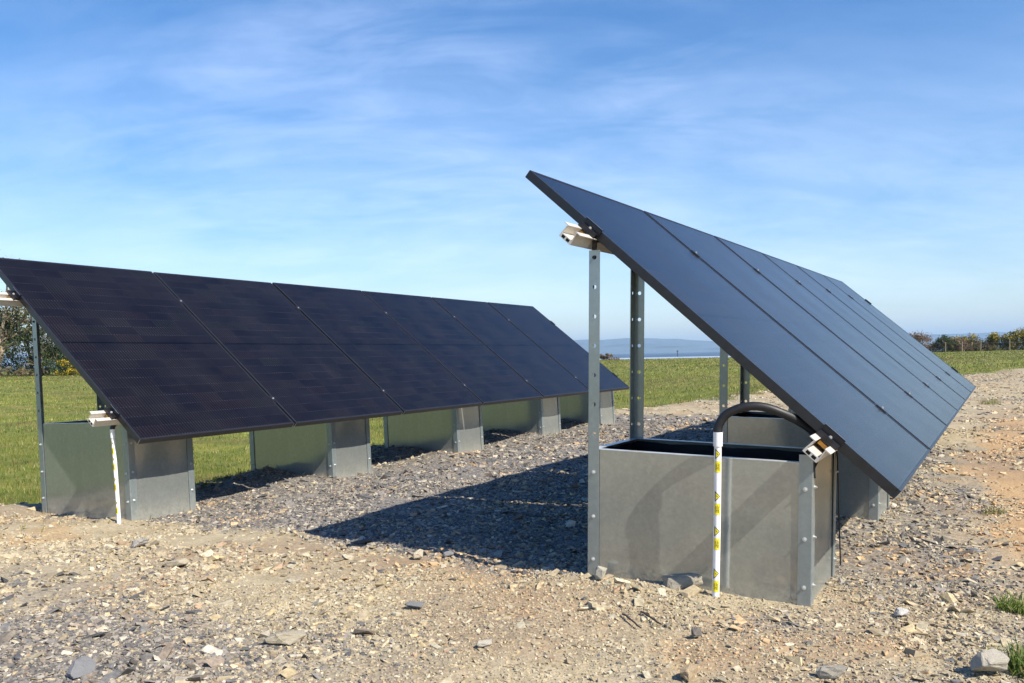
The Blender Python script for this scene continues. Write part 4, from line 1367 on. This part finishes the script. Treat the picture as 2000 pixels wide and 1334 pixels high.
GRP = 'bushes in the right hedge'
shrub(47.0, 100.5, 4.2, 2, 2.25, 190, 20, .085, RD, 'reddish brown leafless bush at the left end of the right hedge', 'bare_bush', 'bush', 201, bare=1, group=GRP)
shrub(44.0, 101.5, 3.4, 2, 1.7, 120, 18, .085, RD + BR, 'low brown bush partly behind the far right panel', 'bare_bush', 'bush', 209, bare=1, group=GRP)
shrub(50.3, 99.6, 1.9, 1.4, 1.95, 130, 26, .075, DK + [(.06, .10, .04)], 'rounded dark green bush standing alone in the right hedge', 'bush', 'bush', 202, group=GRP)
shrub(52.3, 100.8, 3.0, 1.6, 1.6, 130, 18, .08, RD + [(.30, .24, .16)], 'tawny dry bush between the dark bush and the gorse post', 'bare_bush', 'bush', 203, bare=1, group=GRP)
shrub(53.2, 102.0, 3.0, 1.6, 2.0, 130, 20, .08, GO + GR[:1], 'olive gorse with yellow streaks behind the fence posts', 'gorse_bush', 'gorse', 204, flowers=.22, group=GRP)
shrub(54.9, 100.8, 2.2, 1.4, 1.45, 110, 20, .075, BR + DK[:2], 'small mixed brown and green bush left of the dark gorse', 'bush', 'bush', 205, group=GRP)
shrub(56.6, 100.2, 3.0, 1.8, 1.9, 170, 24, .08, GO + DK, 'dark gorse with yellow tips behind the rightmost fence post', 'gorse_bush', 'gorse', 206, flowers=.18, group=GRP)
shrub(59.6, 100.2, 3.6, 1.8, 2.8, 240, 24, .085, GO + DK + BR[:1], 'tallest dark gorse at the right picture edge with yellow flowers', 'gorse_bush', 'gorse', 207, flowers=.2, group=GRP)
shrub(63.2, 100.8, 4.0, 1.8, 2.4, 170, 22, .085, DK + GO, 'dark bush at the far right end of the hedge', 'bush', 'bush', 208, group=GRP)
shrub(10.9, 96.0, 2.4, 1.6, .72, 90, 18, .07, RD + BR, 'low reddish scrub mound on the shore edge', 'scrub', 'scrub', 210, bare=1)

for i, (x, y, w, h, pal, lab) in enumerate((
        (45.5, 99.9, 4.5, .95, RD, 'low rusty scrub before the leftmost bare bush of the right hedge'),
        (48.7, 100.4, 3.6, 1.15, RD + BR, 'low brown scrub just left of the rounded dark green bush'),
        (52.0, 99.7, 3.6, .9, BR + RD[:1], 'low tawny scrub at the foot of the two middle fence posts'),
        (54.6, 99.6, 3.4, .95, BR + GO[:1], 'low dry scrub between the middle and rightmost visible posts'),
        (55.6, 102.5, 4.2, 1.7, RD + DK[:1], 'brown thicket behind the small mixed bush in the right hedge'),
        (58.2, 99.8, 4.0, 1.25, DK + BR[:1], 'low dark bramble at the foot of the tallest gorse'),
        (62.0, 99.8, 4.0, 1.3, DK + BR[:1], 'low dark bramble beyond the right end of the picture'))):
    shrub(x, y, w, 1.6, h, 150, 20, .065, pal, lab, 'scrub', 'scrub', 300 + i, bare=1, group='low scrub along the right hedge')

# field fence by the right hedge
fr = empty('post_fence', loc=(53, 99, hz(53, 99)))
tag(fr, 'weathered wooden field fence posts with wire in front of the right hedge', 'fence')
mf = simple('weathered_wood', (.27, .22, .16), .9, 0, .25, 8, .3, .1)
zb = hz(53, 99)
fps = [(44.2, 99.3, 1.05), (47.0, 99.3, 1.1), (49.7, 98.9, 1.15), (51.6, 98.9, 1.15), (53.7, 98.9, 1.25), (57.05, 98.9, 1.35), (60.2, 99.0, 1.2), (63.5, 99.0, 1.2)]
for i, (x, y, h) in enumerate(fps):
    mb = MB(); zg = hz(x, y) - zb
    mb.tube([(x - 53, y - 99, zg - .3), (x - 53 + (.08 if i == 4 else .02), y - 99, zg + h)], [.075, .065], 7)
    mb.build('post', mf, fr)
for hh in (.45, .95):
    mb = MB()
    mb.tube([(x - 53, y - 99 - .08, hz(x, y) - zb + hh) for x, y, h in fps], .004, 4)
    mb.build('wire', mf, fr)

# ------------------------------------------------------------------ haze over the estuary
mb = MB()
mb.box((-9000, -60, -9.5), (9000, 12500, 210))
mh = bpy.data.materials.new('sea_haze')
mh.use_nodes = True
for n in list(mh.node_tree.nodes): mh.node_tree.nodes.remove(n)
hb = NB(mh.node_tree)
pv = hb.n('ShaderNodeVolumePrincipled', {'Color': (0.50, 0.73, 1.0, 1), 'Density': 0.00013})
ho = hb.n('ShaderNodeOutputMaterial', {'Volume': pv.outputs[0]})
hzo = mb.build('haze', mh)
tag(hzo, 'pale blue sea haze fading the far hills', 'haze', kind='stuff')
